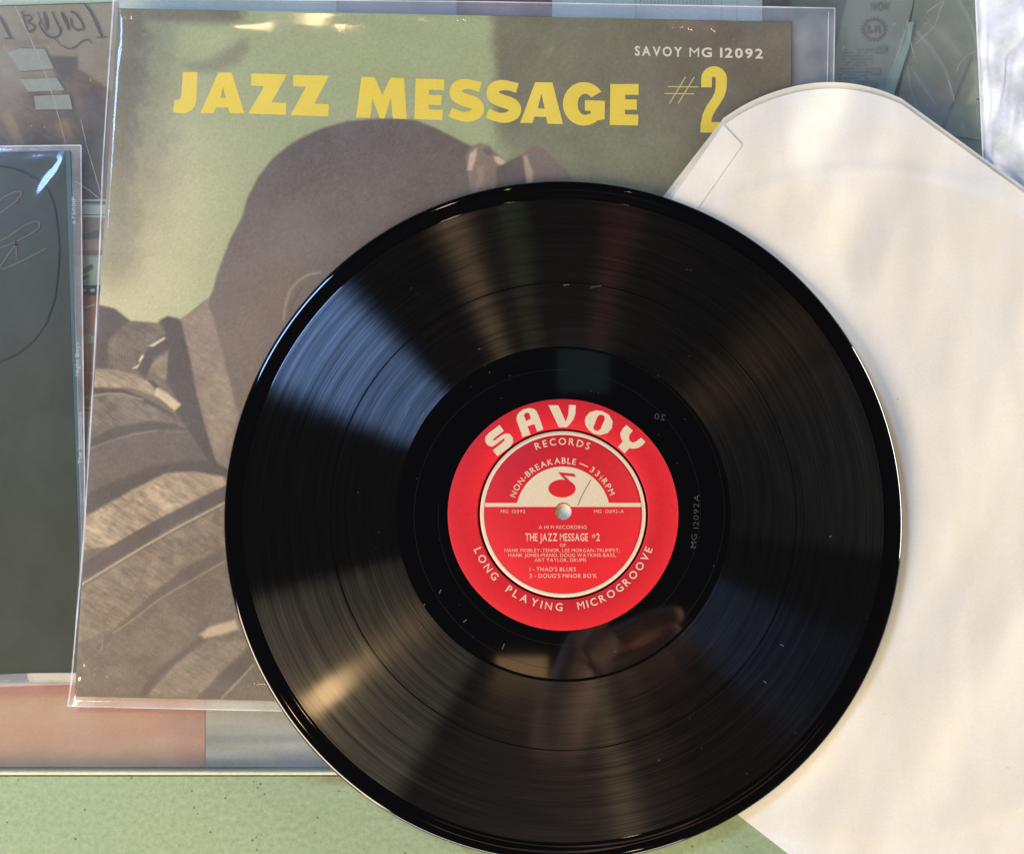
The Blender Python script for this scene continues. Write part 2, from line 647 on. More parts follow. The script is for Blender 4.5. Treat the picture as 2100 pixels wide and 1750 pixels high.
L(c1((330, 740), (400, 720), (490, 900), (400, 930)), (158, 114, 66), 6, 0.9)
L(c1((380, 560), (440, 600), (480, 760), (400, 700)), (72, 54, 38), 6, 0.7)
L(c1((470, 300), (570, 215), (575, 430), (480, 420)), (158, 138, 108), 5, 0.6)
C += rng.normal(0, 4, (len(X), 1))
build('brown_picture', vb, grid_faces(150, 180), M['cover'], brown, False, np.minimum(lin(np.clip(C, 5, 250)) * 1.4, 0.88))
stk = Print()
for q in (c1((45, 318), (120, 292), (270, 296), (325, 415), (120, 430)), c1((118, 480), (340, 470), (390, 545), (170, 555)), c1((205, 580), (418, 570), (438, 660), (215, 662))):
    stk.poly([q], flat(zc + 0.0008))
stk.build('price_sticker', print_mat('sticker_paper', col(190, 184, 168), 0.6, 0.1, 200), brown)
pr = Print()
cz = flat(zc + 0.0007)
for pts, w in (([(505, 20), (545, 70), (580, 140), (605, 200), (615, 222)], 13), ([(580, 226), (650, 224)], 5), ([(-5, 95), (30, 160), (62, 228)], 14), ([(20, 232), (85, 232)], 5),
               ([(130, 68), (148, 130), (165, 190), (185, 192), (210, 175), (205, 150), (160, 135), (190, 115), (185, 95), (140, 92)], 8),
               ([(262, 70), (280, 130), (284, 178)], 15), ([(312, 70), (338, 130), (365, 180), (360, 210), (330, 230), (290, 222), (258, 185), (235, 150), (240, 125)], 9),
               ([(370, 75), (395, 125), (415, 180)], 15), ([(425, 70), (450, 80), (470, 100), (490, 130), (508, 172), (470, 185), (435, 165), (425, 110)], 9),
               ([(330, 232), (360, 270), (410, 295), (455, 285), (490, 250), (530, 238), (556, 265)], 6), ([(225, 75), (245, 120), (280, 185)], 4)):
    p = np.array(pts, float)
    t, s = np.linspace(0, 1, 20), np.linspace(0, 1, len(p))
    pr.stroke(np.array(c1(*zip(np.interp(t, s, p[:, 0]), np.interp(t, s, p[:, 1])))), w * .34 * (0.8 + 0.5 * np.sin(np.linspace(0, 3.1, 20))), cz)
pr.build('mirrored_lettering', print_mat('brown_ink', col(84, 68, 42), 0.6, 0.15), brown)

# clear rail between the rows
M['acrylic'] = film_mat('acrylic_rail', 0.35, 0.06, bump=0.02)
ra, rb = U((60, 410), zc + 0.005), U((260, 445), zc + 0.005)
rail = thing('acrylic_rail', 'clear acrylic rail across the gap between the album rows', 'rail', (ra[0], ra[1], zc))
box('bar', ra[0], rb[0], rb[1], ra[1], zc + 0.0001, zc + 0.0008, M['acrylic'], rail, 0.0002)
M['rail_line'] = print_mat('rail_pale_edge', col(226, 220, 196), 0.3, 0.05)  # pale cream strips along the clear rail
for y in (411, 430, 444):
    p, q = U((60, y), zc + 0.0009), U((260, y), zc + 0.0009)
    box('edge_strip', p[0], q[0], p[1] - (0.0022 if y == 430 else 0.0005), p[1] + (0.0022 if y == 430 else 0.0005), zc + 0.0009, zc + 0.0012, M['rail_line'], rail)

photo = flat_card('picture_album', 'cream and brown picture sleeve between the clear rail and orange album', 'album',
                  [(60, 449), (260, 449), (260, 585), (60, 585)], zc, 0.004, (226, 200, 158), 0.5, 0.1, 60)
patch(photo, 'brown_band', [[(60, 450), (260, 450), (260, 522), (60, 526)]], (150, 118, 84))
patch(photo, 'dark_streak', [[(168, 553), (188, 541), (190, 548), (172, 562)], [(168, 568), (180, 562), (182, 566), (170, 574)], [(168, 482), (205, 470), (205, 486), (170, 492)]], (98, 84, 62), zc + 0.0005)
patch(photo, 'rose_band', [[(60, 494), (260, 490), (260, 512), (60, 518)]], (190, 142, 108), zc + 0.0005)

bar = flat_card('black_divider', 'thin black divider strip with two bright studs under the glass', 'divider',
                [(60, 586), (260, 586), (260, 603), (60, 603)], zc + 0.0008, 0.002, (62, 58, 46), 0.35, 0.1)
for x in (171, 190):
    p = U((x, 595), zc + 0.0009)
    v = [(p[0] + 0.0013 * math.cos(a), p[1] + 0.0009 * math.sin(a), zc + 0.0009) for a in np.linspace(0, 2 * math.pi, 10, endpoint=False)] + [(p[0], p[1], zc + 0.0013)]
    build('stud', v, [(i, (i + 1) % 10, 10) for i in range(10)], M['cream_ink'], bar, True)

orange = flat_card('orange_album', 'bright orange album glimpsed in the narrow gap under the glass', 'album',
                   [(60, 604), (260, 604), (260, 842), (60, 842)], zc, 0.004, (232, 128, 72), 0.45, 0.08, 50)
patch(orange, 'gold_curve', [[(160, 622), (175, 628), (195, 622), (196, 626), (176, 633), (160, 628)]], (248, 206, 112))
patch(orange, 'pale_print', [[(168, 690), (182, 684), (194, 690), (192, 704), (170, 706)], [(168, 760), (192, 764), (192, 768), (168, 764)], [(170, 812), (188, 810), (186, 818), (170, 820)], [(172, 832), (186, 830), (186, 838), (172, 840)]], (240, 190, 140))

cream = flat_card('cream_album', 'cream album under the glass below the orange one', 'album',
                  [(60, 843), (260, 843), (260, 1398), (60, 1398)], zc, 0.004, (206, 196, 164), 0.5, 0.1, 60)

salmon = flat_card('salmon_album', 'salmon pink album under the glass beside the green counter edge', 'album',
                   [(-120, 1399), (421, 1399), (421, 1572), (-120, 1572)], zc, 0.004, (206, 152, 122), 0.45, 0.16, 18)
vb = canvas([(-119, 1400), (420, 1400), (420, 1571), (-119, 1571)], zc + 0.0003, 160, 70, (214, 154, 114))
C += (vnoise(X / 190, Y / 22, 17)[:, None] - 0.5) * 26 + (mott[:, None] - 0.5) * 8
L([(-140, 1385), (150, 1390), (172, 1400), (150, 1426), (-140, 1430)], (186, 112, 88), 9, 0.75)
L([(160, 1444), (300, 1448), (430, 1452), (430, 1463), (160, 1458)], (190, 116, 88), 5, 0.8)
L([(330, 1440), (440, 1440), (440, 1600), (370, 1600)], (186, 128, 104), 40, 0.5)
C += rng.normal(0, 3, (len(X), 1))
build('front_print', vb, grid_faces(160, 70), M['cover'], salmon, False, np.minimum(lin(np.clip(C, 5, 250)) * 1.42, 0.88))
grey = flat_card('grey_album', 'pale grey album under the glass touching the salmon one', 'album',
                 [(421.2, 1399), (1000, 1399), (1000, 1572), (421.2, 1572)], zc, 0.004, (186, 174, 160), 0.45, 0.16, 18)
vb = canvas([(421.4, 1400), (999, 1400), (999, 1571), (421.4, 1571)], zc + 0.0003, 160, 70, (188, 174, 154))
C += (vnoise(X / 210, Y / 18, 18)[:, None] - 0.5) * 30 + (mott[:, None] - 0.5) * 8
L([(400, 1506), (1020, 1500), (1020, 1514), (400, 1524)], (140, 132, 122), 7, 0.6)
L([(560, 1540), (1020, 1530), (1020, 1600), (600, 1600)], (150, 138, 140), 16, 0.5)
C += rng.normal(0, 3, (len(X), 1))
build('front_print', vb, grid_faces(160, 70), M['cover'], grey, False, np.minimum(lin(np.clip(C, 5, 250)) * 1.42, 0.88))

# row along the top of the picture
topc = flat_card('pale_card', 'pale cream card along the top beside the brown album', 'card',
                 [(244, -40), (690, -40), (690, 60), (244, 60)], zc, 0.003, (216, 202, 180), 0.5, 0.1)
mauve = flat_card('mauve_card', 'greyish mauve card behind the top of the sleeved jacket', 'card',
                  [(692, -40), (936, -40), (936, 60), (692, 60)], zc, 0.003, (168, 154, 150), 0.5, 0.1)
maroon = flat_card('maroon_album', 'maroon album edge showing above the jacket at the top', 'album',
                   [(938, -40), (1130, -40), (1130, 40), (938, 40)], zc, 0.004, (112, 44, 38), 0.45, 0.1)
white = flat_card('white_card', 'white printed card behind the top of the jacket', 'card',
                  [(1132, -40), (1563, -40), (1563, 70), (1132, 70)], zc, 0.003, (208, 204, 192), 0.5, 0.06)
for x in (1302, 1478, 1510):
    patch(white, 'panel_line', [[(x, -40), (x + 2, -40), (x + 2, 60), (x, 60)]], (178, 178, 168))
pr = Print()
for y in (3, 8, 13):
    text_line(pr, 'LOREM'.replace('LOREM', 'IIIIIIIIIIIIIIIIIIIII'), 1312, 1460, y, 2.6, flat(zc + 0.0004), 0.0, 0.3)
pr.build('fine_print', print_mat('grey_ink', col(186, 184, 174), 0.6, 0.2), white)
dark = flat_card('dark_strip', 'narrow dark brown strip to the right of the white card', 'card',
                 [(1565, -40), (1606, -40), (1606, 70), (1565, 70)], zc, 0.003, (78, 70, 60), 0.5, 0.1)
topl = flat_card('cream_board', 'cream board in the top left above the brown album', 'board',
                 [(-90, -60), (242, -60), (242, 4), (-90, 14)], zc - 0.001, 0.003, (232, 214, 172), 0.5, 0.08)

# grey back cover with emblem
slate = flat_card('grey_back_cover', 'grey album back with a cog emblem under the glass at top right', 'album',
                  c6((450, -80), (1010, -80), (985, 60), (740, 1000), (240, 1000), (330, 470)), zc, 0.004, (134, 135, 123), 0.5, 0.05, 120)
pr = Print()
cz = flat(zc + 0.0004)
def flip(cx): return lambda p: cz((2 * cx - p[0], p[1]))
tx = c6((705, 95))[0]
text_line(pr, 'WOW!', tx[0] - 19, tx[0] + 19, tx[1], 17, flip(tx[0]), 0.012, 0.08)
pr.build('title_lettering', print_mat('dark_grey_ink', col(100, 106, 102), 0.6, 0.1), slate)
pr = Print()
ec = c6((655, 255))[0]
for k in range(20):
    a = 2 * math.pi * k / 20
    pr.stroke([(ec[0] + 24 * math.cos(a), ec[1] + 22 * math.sin(a)), (ec[0] + 28 * math.cos(a), ec[1] + 25 * math.sin(a))], 3.0, cz)
ring = [(ec[0] + 21.5 * math.cos(a), ec[1] + 20 * math.sin(a)) for a in np.linspace(0, 2 * math.pi, 30)]
pr.stroke(ring, 4, cz)
for q in ([(-14, 8), (-14, -9), (-9, -9), (-9, 3), (-2, 3), (-2, 8)], [(1, 8), (1, -10), (6, -4), (11, -10), (14, 8), (10, 8), (9, -1), (6, 3), (4, 0), (4, 8)]):
    pr.poly([[(ec[0] + x, ec[1] + y) for x, y in q]], cz)
pr.build('cog_emblem', print_mat('emblem_ink', col(120, 108, 106), 0.6, 0.12), slate)
pr = Print()
for r in range(12):
    y = 425 + r * 27
    x0 = 400 - r * 6
    for k in range(7):
        w = rng.uniform(16, 42)
        if rng.random() < 0.8:
            pr.poly([c6((x0, y), (x0 + w, y), (x0 + w - 2, y + 9), (x0 - 2, y + 9))], cz)
        x0 += w + 8
for q in (((668, 405), (765, 405), (762, 455), (665, 455)), ((628, 590), (712, 590), (706, 640), (622, 640)), ((590, 695), (680, 695), (676, 745), (586, 745))):
    pr.poly([c6(*q)], flat(zc + 0.0006))
pr.build('fine_print', print_mat('soft_grey_ink', col(128, 136, 129), 0.6, 0.1), slate)

# glass shelf edge
m, nt, out = new_mat('green_glass_edge')
b = nd(nt, 'ShaderNodeBsdfPrincipled', Roughness=0.12)
b.inputs['Base Color'].default_value = col(168, 196, 180)
nt.links.new(b.outputs[0], out.inputs[0])
M['glass_edge'] = m
q = c6((1000, 190), (960, 400), (815, 850), (745, 850), (800, 690), (935, 330), (965, 190))
pane = thing('glass_shelf', 'pale green edge of a glass shelf leaning by the grey back cover', 'shelf', tuple(U(q[2], zc)))
def prism(name, poly, z0, z1, mat, parent):
    w = [tuple(U(p, z1)) for p in poly]
    lo = [(x, y, z0) for x, y, _ in w]
    n_ = len(w)
    return build(name, w + lo, up(w, [tuple(range(n_))]) + [(i, (i + 1) % n_, n_ + (i + 1) % n_, n_ + i) for i in range(n_)], mat, parent)
prism('polished_edge', q, zc + 0.0006, zc + 0.0013, M['glass_edge'], pane)
prism('glass_body', c6((965, 190), (935, 330), (800, 690), (745, 850), (725, 850), (785, 650), (905, 320), (945, 190)), zc + 0.0006, zc + 0.0011, M['acrylic'], pane)

# album wrapped in cellophane
wrap = flat_card('wrapped_album', 'olive grey album in creased cellophane under the glass, right of the grey back cover', 'album',
                 c6((1010, -80), (2100, -80), (2100, 1310), (1500, 1400), (700, 1100), (820, 850), (985, 300)), zc - 0.001, 0.003, (122, 122, 104), 0.5, 0.12, 20)
vb = canvas(c6((1020, -75), (2090, -75), (2090, 1300), (830, 1080)), zc - 0.0004, 200, 200, (124, 123, 106))
C += (mott[:, None] - 0.5) * 16
L(c6((1120, 210), (1280, 280), (1400, 430), (1430, 520), (1340, 460), (1230, 330)), (152, 144, 116), 8, 0.7)
L(c6((1480, 540), (1560, 540), (1575, 880), (1450, 900), (1520, 720)), (160, 152, 122), 6, 0.8)
L(c6((960, 900), (1330, 720), (1480, 560), (1330, 940), (1180, 1150)), (126, 119, 114), 10, 0.8)
L(c6((830, 790), (960, 780), (950, 840), (835, 850)), (136, 100, 90), 7, 0.7)
L(c6((1170, 740), (1260, 735), (1255, 775), (1175, 785)), (138, 102, 90), 6, 0.7)
L(c6((1490, 490), (1505, 500), (1350, 900), (1250, 1160), (1215, 1150), (1320, 900)), (84, 84, 74), 3, 0.8)
L(c6((1100, 400), (1300, 380), (1340, 600), (1200, 700)), (110, 110, 96), 14, 0.6)
L(c6((1000, -80), (1250, -80), (1100, 200), (1010, 300)), (112, 114, 100), 14, 0.7)
L(c6((1250, 960), (1420, 940), (1480, 1200), (1300, 1200)), (140, 148, 132), 10, 0.6)
C += rng.normal(0, 3, (len(X), 1))
build('back_print', vb, grid_faces(200, 200), M['cover'], wrap, False, np.minimum(lin(np.clip(C, 5, 250)) * 1.7, 0.88))
pr = Print()
for ch, x in zip('QUET', (1875, 1775, 1668, 1570)):
    px = c6((x, 930))[0]
    text_line(pr, ch, px[0] - 8, px[0] + 8, px[1], 19, (lambda c_: (lambda p: flat(zc + 0.0002)((2 * c_ - p[0], p[1]))))(px[0]), 0.0)
pr.build('mirrored_lettering', print_mat('faint_ink', col(52, 50, 44), 0.6, 0.15), wrap)
M['crease'] = film_mat('cellophane_crease', 0.24, 0.2, bump=0.5, hazecol=(0.86, 0.84, 0.74, 1))
for pts, w in (([(1020, 270), (1150, 420), (1270, 600), (1310, 740), (1335, 860)], [7, 9, 8, 6, 2]), ([(940, 560), (970, 760), (1030, 930), (1080, 1030)], [2, 5, 6, 3]),
               ([(960, 560), (1090, 760), (1200, 920)], [2, 8, 5]), ([(1380, 0), (1460, 130), (1520, 280), (1540, 420)], [10, 9, 6, 3])):
    p = np.array(c6(*pts))
    pr = Print()
    t, s = np.linspace(0, 1, 20), np.linspace(0, 1, len(p))
    pr.stroke(np.stack([np.interp(t, s, p[:, 0]), np.interp(t, s, p[:, 1])], -1), np.interp(t, s, w), flat(zc + 0.0012))
    pr.build('cellophane_crease', M['crease'], wrap)

# bright clear bag lying at the right edge
M['bag'] = film_mat('bag_film', 0.84, 0.2, bump=0.4, bscale=30, hazecol=(0.93, 0.96, 0.96, 1))  # white haze in the film stands in for glare on the plastic
tl, tr_, br, bl = U(c6((1525, -80))[0], 0.001), U((2190, -20), 0.001), U((2190, 470), 0.001), U(c6((1600, 1500))[0], 0.001)
g, uu, vv = quad_grid((tl, tr_, br, bl), 70, 110)
h = 0.0004 + 0.0022 * vnoise(uu * 5 + vv * 3, vv * 6, 3) * sstep(0, 0.12, uu) + 0.0006 * np.abs(np.sin(uu * 9 + vv * 5 + 3 * vnoise(uu * 5, vv * 5, 4))) * sstep(0, 0.1, uu)
verts = np.concatenate([g, h[..., None]], -1).reshape(-1, 3)
bag = thing('plastic_bag', 'bright crinkled clear plastic bag at the upper right edge', 'bag', (tl[0], tl[1], 0))
build('crinkled_film', verts, grid_faces(70, 110), M['bag'], bag, True)
pr = Print()
pr.stroke([c6((1528, -80))[0], c6((1560, 600))[0], c6((1600, 1500))[0]], 2.6, flat(0.0016))
pr.build('seam', M['film_edge'], bag)

# ------------------------------------------------------------------ sleeved album: the printed cover
TL, TR, BL = U((242, 17), Z_CARD), U((1622, 45), Z_CARD), U((153, 1427), Z_CARD)
BR = TR + (BL - TL)
e1, e2 = TR - TL, BL - TL
print('jacket', np.linalg.norm(e1), np.linalg.norm(e2), np.degrees(np.arccos(e1 @ e2 / np.linalg.norm(e1) / np.linalg.norm(e2))))
album = thing('sleeved_album', 'JAZZ MESSAGE album jacket in clear plastic sleeve, green cover with dark figure', 'album', tuple((TL + BR) / 2 * np.array([1, 1, 0])))
NG = 640
g, uu, vv = quad_grid((TL, TR, BR, BL), NG, NG)
verts = np.concatenate([g, np.full(g.shape[:2] + (1,), Z_CARD)], -1).reshape(-1, 3)
px = PX(verts)
X, Y = px[:, 0], px[:, 1]
C = np.zeros((len(X), 3))
# painted backdrop of the cover photograph
k = (sstep(620, 260, X) * sstep(60, 420, Y))[:, None]
C[:] = np.array([160, 176, 137]) * (1 - k) + np.array([207, 208, 173]) * k
mott = vnoise(X / 26, Y / 26, 5) * 0.6 + vnoise(X / 9, Y / 9, 6) * 0.4
weave = vnoise((X + Y * 0.6) / 22, (Y - X * 0.6) / 3.2, 8)


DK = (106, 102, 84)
# dark band down the left and across the top left, partly film reflection painted in
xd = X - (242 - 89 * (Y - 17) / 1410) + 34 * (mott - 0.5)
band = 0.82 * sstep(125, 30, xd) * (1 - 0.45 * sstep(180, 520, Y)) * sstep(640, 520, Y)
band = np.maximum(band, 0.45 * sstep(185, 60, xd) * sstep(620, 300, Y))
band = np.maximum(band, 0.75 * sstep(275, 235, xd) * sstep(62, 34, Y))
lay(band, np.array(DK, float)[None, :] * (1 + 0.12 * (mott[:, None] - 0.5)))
L(c1((1120, 395), (1300, 345), (1420, 262), (1485, 235), (1505, 300), (1430, 390), (1300, 440), (1200, 435)), (122, 118, 97), 14, 0.6)  # dark arc, partly a film reflection painted into the print
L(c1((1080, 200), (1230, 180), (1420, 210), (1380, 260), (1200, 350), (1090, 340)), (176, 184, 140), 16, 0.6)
# dark curtain on the right
rx = sstep(998, 1030, X + 16 * (mott - 0.5)) * sstep(330, 200, Y - (X - 1010) * 1.1)
lay(rx * 0.86, np.array([108, 106, 87]) + (mott[:, None] - 0.5) * 10)
rx2 = sstep(1015, 1110, X) * sstep(150, 330, Y)
lay(rx2 * 0.85, np.array([126, 134, 108]) + (mott[:, None] - 0.5) * 14)
rx3 = sstep(1250, 1450, X)
lay(rx3 * 0.9, (np.array([104, 100, 85])[None] * (1 - sstep(120, 420, Y)[:, None]) + np.array([124, 126, 105])[None] * sstep(120, 420, Y)[:, None]) + (mott[:, None] - 0.5) * 8)
# head
head = c1((1285, 1750), (1310, 1650), (1390, 1440), (1465, 1300), (1490, 1200), (1560, 1065), (1640, 962), (1725, 890), (1840, 818)) + \
    c4((0, 868), (180, 778), (340, 732), (520, 716), (640, 714), (760, 726), (870, 770), (960, 815), (1040, 855), (1100, 885), (1300, 1000), (1500, 1200), (1969, 1750)) + \
    [(1250, 900), (1250, 1440), (520, 1440), (430, 960), (420, 640), (428, 612)]
gy = sstep(270, 560, Y)[:, None]
hm = inside(head, 4)
lay(hm, np.array([98, 89, 84]) * (1 - gy) + np.array([122, 110, 99]) * gy + (mott[:, None] - 0.5) * 5)
hair = inside(c1((1330, 1600), (1500, 1150), (1700, 880), (1969, 760)) + c4((300, 740), (640, 714), (900, 790), (1090, 900), (1080, 1100), (600, 1300), (100, 1500)), 30)
C += hair[:, None] * ((vnoise(X / 3.4, Y / 3.4, 14)[:, None] - 0.5) * 13 - 3)
L(c1((1560, 1500), (1700, 1250), (1969, 1200), (1969, 1560), (1750, 1700)), (118, 106, 97), 40, 0.5)
L(c2((1310, 480), (1700, 120), (1969, 300), (1650, 700), (1480, 980), (1420, 870)), (134, 119, 102), 30, 0.8)
L(c2((1430, 1000), (1500, 800), (1600, 700), (1420, 1300), (1380, 1300)), (150, 124, 86), 14, 0.7)
line(c2((1712, 395), (1718, 320), (1750, 220), (1800, 160), (1860, 125), (1930, 112)), 5, (172, 154, 140), 2.5, 0.8)
line(c2((1740, 400), (1760, 300), (1820, 200)), 6, (108, 96, 88), 4, 0.6)
# fingers
L(c4((1070, 1035), (1058, 940), (1095, 880), (1140, 863), (1200, 875), (1240, 920), (1310, 970), (1312, 1005), (1255, 1010), (1245, 1130), (1230, 1180), (1090, 1180)), (134, 120, 108), 3, 1, 0.2)
L(c4((1068, 1025), (1085, 925), (1128, 890), (1120, 960), (1095, 1030)), (196, 182, 166), 2.5)
L(c4((1225, 945), (1260, 945), (1312, 985), (1290, 1005), (1245, 985)), (206, 194, 176), 2.5)
L(c4((1130, 1010), (1170, 1000), (1165, 1110), (1120, 1150)), (156, 140, 126), 6)
L(c4((1150, 900), (1200, 890), (1225, 930), (1190, 940)), (108, 98, 92), 3)
L(c4((1245, 1015), (1320, 970), (1400, 935), (1412, 1000), (1435, 1110), (1245, 1150)), (96, 87, 82), 4)
L(c4((1403, 935), (1440, 892), (1490, 878), (1540, 905), (1620, 985), (1720, 1090), (1430, 1130), (1415, 1020)), (122, 108, 99), 3)
L(c4((1406, 945), (1425, 930), (1465, 1040), (1460, 1115), (1430, 1110)), (178, 162, 148), 4)
# coat
coat = c2((595, 308), (690, 330), (780, 402), (950, 415), (1010, 378), (1090, 400), (1250, 270), (1320, 500), (1440, 970), (1370, 1300), (1380, 1750)) + \
    c3((1400, 400), (1560, 920), (300, 920), (400, 0)) + [(150, 1100), (190, 700)]
L(coat, (124, 111, 94), 3, 1, 0.25)
L(c2((590, 308), (690, 330), (780, 402), (650, 520), (650, 690), (570, 680)), (98, 87, 77), 4, 0.9)
L(c2((655, 540), (790, 410), (1000, 440), (1010, 500), (890, 560), (800, 690), (650, 690)), (126, 114, 96), 5, 0.9, 0.5)
for k_ in range(9):
    line(c2((690 + k_ * 14, 490 + k_ * 8), (670 + k_ * 18, 660)), 1.6, (146, 134, 112), 1.5, 0.5)
L(c2((960, 402), (1010, 375), (1060, 385), (1092, 400), (1140, 600), (1190, 860), (1260, 1120), (1310, 1270), (1372, 1300), (1370, 1335), (1250, 1260), (1150, 1080), (1080, 985), (1055, 950), (1092, 910), (1000, 770), (1012, 640), (1015, 575), (930, 625), (880, 745), (818, 690), (900, 560), (1005, 480)), (96, 86, 79), 4)
L(c2((920, 655), (1015, 585), (1002, 760), (900, 700)), (148, 136, 112), 3, 1, 0.4)
L(c2((895, 555), (990, 500), (1000, 510), (925, 560)), (214, 196, 154), 2)
L(c2((838, 640), (860, 602), (868, 618), (842, 660)), (232, 214, 168), 2)
L(c2((795, 690), (845, 662), (828, 690)), (222, 204, 160), 2)
L(c2((1090, 395), (1180, 330), (1247, 275), (1290, 400), (1340, 580), (1410, 860), (1440, 970), (1402, 1150), (1372, 1290), (1312, 1270), (1262, 1120), (1192, 860), (1142, 600)), (148, 133, 116), 4, 1, 0.25)
L(c2((1230, 860), (1330, 640), (1400, 860), (1420, 960), (1330, 1200), (1290, 1150)), (164, 147, 122), 10, 0.6, 0.4)
L(c2((560, 690), (700, 698), (830, 732), (940, 800), (1090, 905), (1052, 945), (960, 872), (800, 808), (555, 802)), (168, 153, 124), 3, 1, 0.6)
L(c2((945, 805), (1000, 830), (1092, 908), (1052, 947), (985, 885), (930, 850)), (212, 196, 156), 3, 0.9, 0.4)
L(c2((890, 760), (925, 765), (955, 795), (935, 815)), (92, 82, 72), 2)
L(c2((550, 808), (740, 814), (900, 880), (1030, 958), (1065, 990), (930, 920), (740, 846), (550, 842)), (90, 80, 72), 3)
line(c2((550, 858), (640, 842), (740, 842), (860, 880)), 3.5, (172, 158, 128), 2, 0.8)
L(c2((550, 866), (740, 850), (930, 925), (1050, 990), (1110, 1040), (940, 1015), (700, 1045), (540, 1110)), (128, 116, 99), 4, 1, 0.6)
L(c2((540, 1112), (700, 1040), (900, 1008), (1060, 1025), (1140, 1062), (1000, 1058), (800, 1080), (640, 1130), (535, 1170)), (98, 88, 80), 4)
line(c2((535, 1178), (640, 1138), (800, 1088), (950, 1065)), 2.5, (160, 146, 122), 2, 0.6)
L(c2((535, 1182), (700, 1115), (950, 1068), (1150, 1082), (1260, 1250), (1100, 1240), (900, 1290), (700, 1360), (515, 1450)), (113, 104, 95), 4, 1, 0.12)
L(c2((515, 1450), (700, 1362), (900, 1290), (1100, 1240), (1300, 1252), (1372, 1310), (1360, 1345), (1150, 1312), (1000, 1318), (800, 1420), (505, 1580)), (97, 87, 79), 5)
L(c2((505, 1590), (800, 1422), (1000, 1322), (1170, 1312), (1345, 1342), (1372, 1390), (1200, 1470), (900, 1625), (700, 1752), (480, 1790)), (172, 154, 126), 4, 1, 0.7)
L(c2((1100, 1330), (1200, 1330), (1180, 1460), (1120, 1440)), (140, 124, 100), 8, 0.5)
L(c3((440, 120), (640, 0), (800, -90), (1275, -330), (1275, -250), (1000, -120), (820, -5), (440, 215)), (104, 92, 83), 3)
line(c3((440, 238), (820, 8), (1010, -100), (1270, -235)), 3.5, (196, 180, 146), 2, 0.85)
L(c3((440, 260), (840, 12), (1270, -220), (1280, 20), (1040, 140), (830, 310), (640, 480), (430, 560)), (140, 125, 104), 4, 1, 0.5)
L(c3((430, 690), (600, 555), (830, 305), (1040, 135), (1262, 15), (1275, 95), (1100, 172), (900, 302), (640, 500)), (114, 102, 91), 6, 0.95)
line(c3((640, 500), (760, 420), (900, 310), (1270, 95)), 3, (170, 155, 132), 2.5, 0.6)
L(c3((700, 470), (900, 320), (1280, 110), (1330, 430), (1180, 465), (960, 690), (820, 850), (560, 850)), (126, 113, 97), 8, 0.9, 0.3)
L(c3((1125, 512), (1180, 465), (1330, 425), (1350, 480), (1260, 508), (1150, 532)), (196, 176, 144), 5, 0.95)
L(c3((780, 860), (850, 740), (1040, 590), (1135, 520), (1160, 540), (960, 700), (820, 865)), (108, 96, 85), 6)
L(c3((820, 865), (980, 692), (1160, 545), (1430, 545), (1250, 725), (1108, 875)), (146, 133, 113), 6, 0.9, 0.4)
L(c3((1108, 875), (1250, 728), (1430, 570), (1460, 650), (1340, 770), (1230, 880)), (108, 96, 86), 5)
line(c3((1240, 880), (1345, 775), (1430, 680)), 3, (178, 162, 134), 2, 0.7)
L(c3((420, 850), (500, 820), (800, 850), (1500, 870), (1500, 930), (400, 930)), (112, 100, 84), 10, 0.6)
cm = inside(coat, 3)[:, None]
gc = C.mean(1, keepdims=True) + np.array([[5.0, 0.0, -7.0]])
C = C * (1 - cm) + (112 + ((C * 0.6 + gc * 0.4) - 112) * 1.2 + 1) * cm
C += rng.normal(0, 4.0, (len(X), 1)) + (vnoise(X / 4, Y / 4, 9)[:, None] - 0.5) * 9
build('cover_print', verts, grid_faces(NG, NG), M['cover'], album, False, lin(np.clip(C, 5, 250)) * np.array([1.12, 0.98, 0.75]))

# jacket board under the print
zb = 0.0022
cs = [TL, TR, BR, BL]
v = [(p[0], p[1], Z_CARD - 0.0001) for p in cs] + [(p[0], p[1], zb) for p in cs]
build('jacket_board', v, [(3, 2, 1, 0), (4, 5, 6, 7)] + [(i, (i + 1) % 4, 4 + (i + 1) % 4, 4 + i) for i in range(4)], M['card'], album)

# title lettering
conv = flat(Z_PRINT)
def ell(cx, cy, rx, ry, a0, a1, n):
    return [(cx + rx * math.cos(math.radians(a)), cy - ry * math.sin(math.radians(a))) for a in np.linspace(a0, a1, n)]
def thick(pts, w):
    p = np.array(pts, float)
    # smooth the control polyline
    for _ in range(3):
        q = [p[0]]
        for a, b_ in zip(p[:-1], p[1:]):
            q += [a * .75 + b_ * .25, a * .25 + b_ * .75]
        q.append(p[-1])
        p = np.array(q)
    d = np.gradient(p, axis=0)
    d /= np.linalg.norm(d, axis=1, keepdims=True)
    n_ = np.stack([-d[:, 1], d[:, 0]], -1)
    ww = np.interp(np.linspace(0, 1, len(p)), np.linspace(0, 1, len(w)), w)[:, None] / 2
    return [tuple(x) for x in p + n_ * ww] + [tuple(x) for x in (p - n_ * ww)[::-1]]
pr = Print()
pr.poly([c1((1103, 435), (1192, 436), (1187, 595), (1178, 638), (1152, 670), (1110, 685), (1070, 683), (1043, 674), (1052, 600), (1070, 606), (1086, 598), (1093, 575))], conv)
pr.poly([c1((1317, 437), (1398, 438), (1475, 685), (1387, 684), (1375, 650), (1303, 649), (1290, 684), (1208, 683)), c1((1346, 525), (1362, 591), (1330, 590))], conv)
pr.poly([c1((1515, 443), (1733, 449), (1639, 617), (1728, 621), (1724, 693), (1497, 686), (1594, 521), (1515, 517))], conv)
pr.poly([c4((18, 452), (236, 457), (146, 626), (234, 629), (231, 703), (2, 695), (96, 524), (18, 521))], conv)
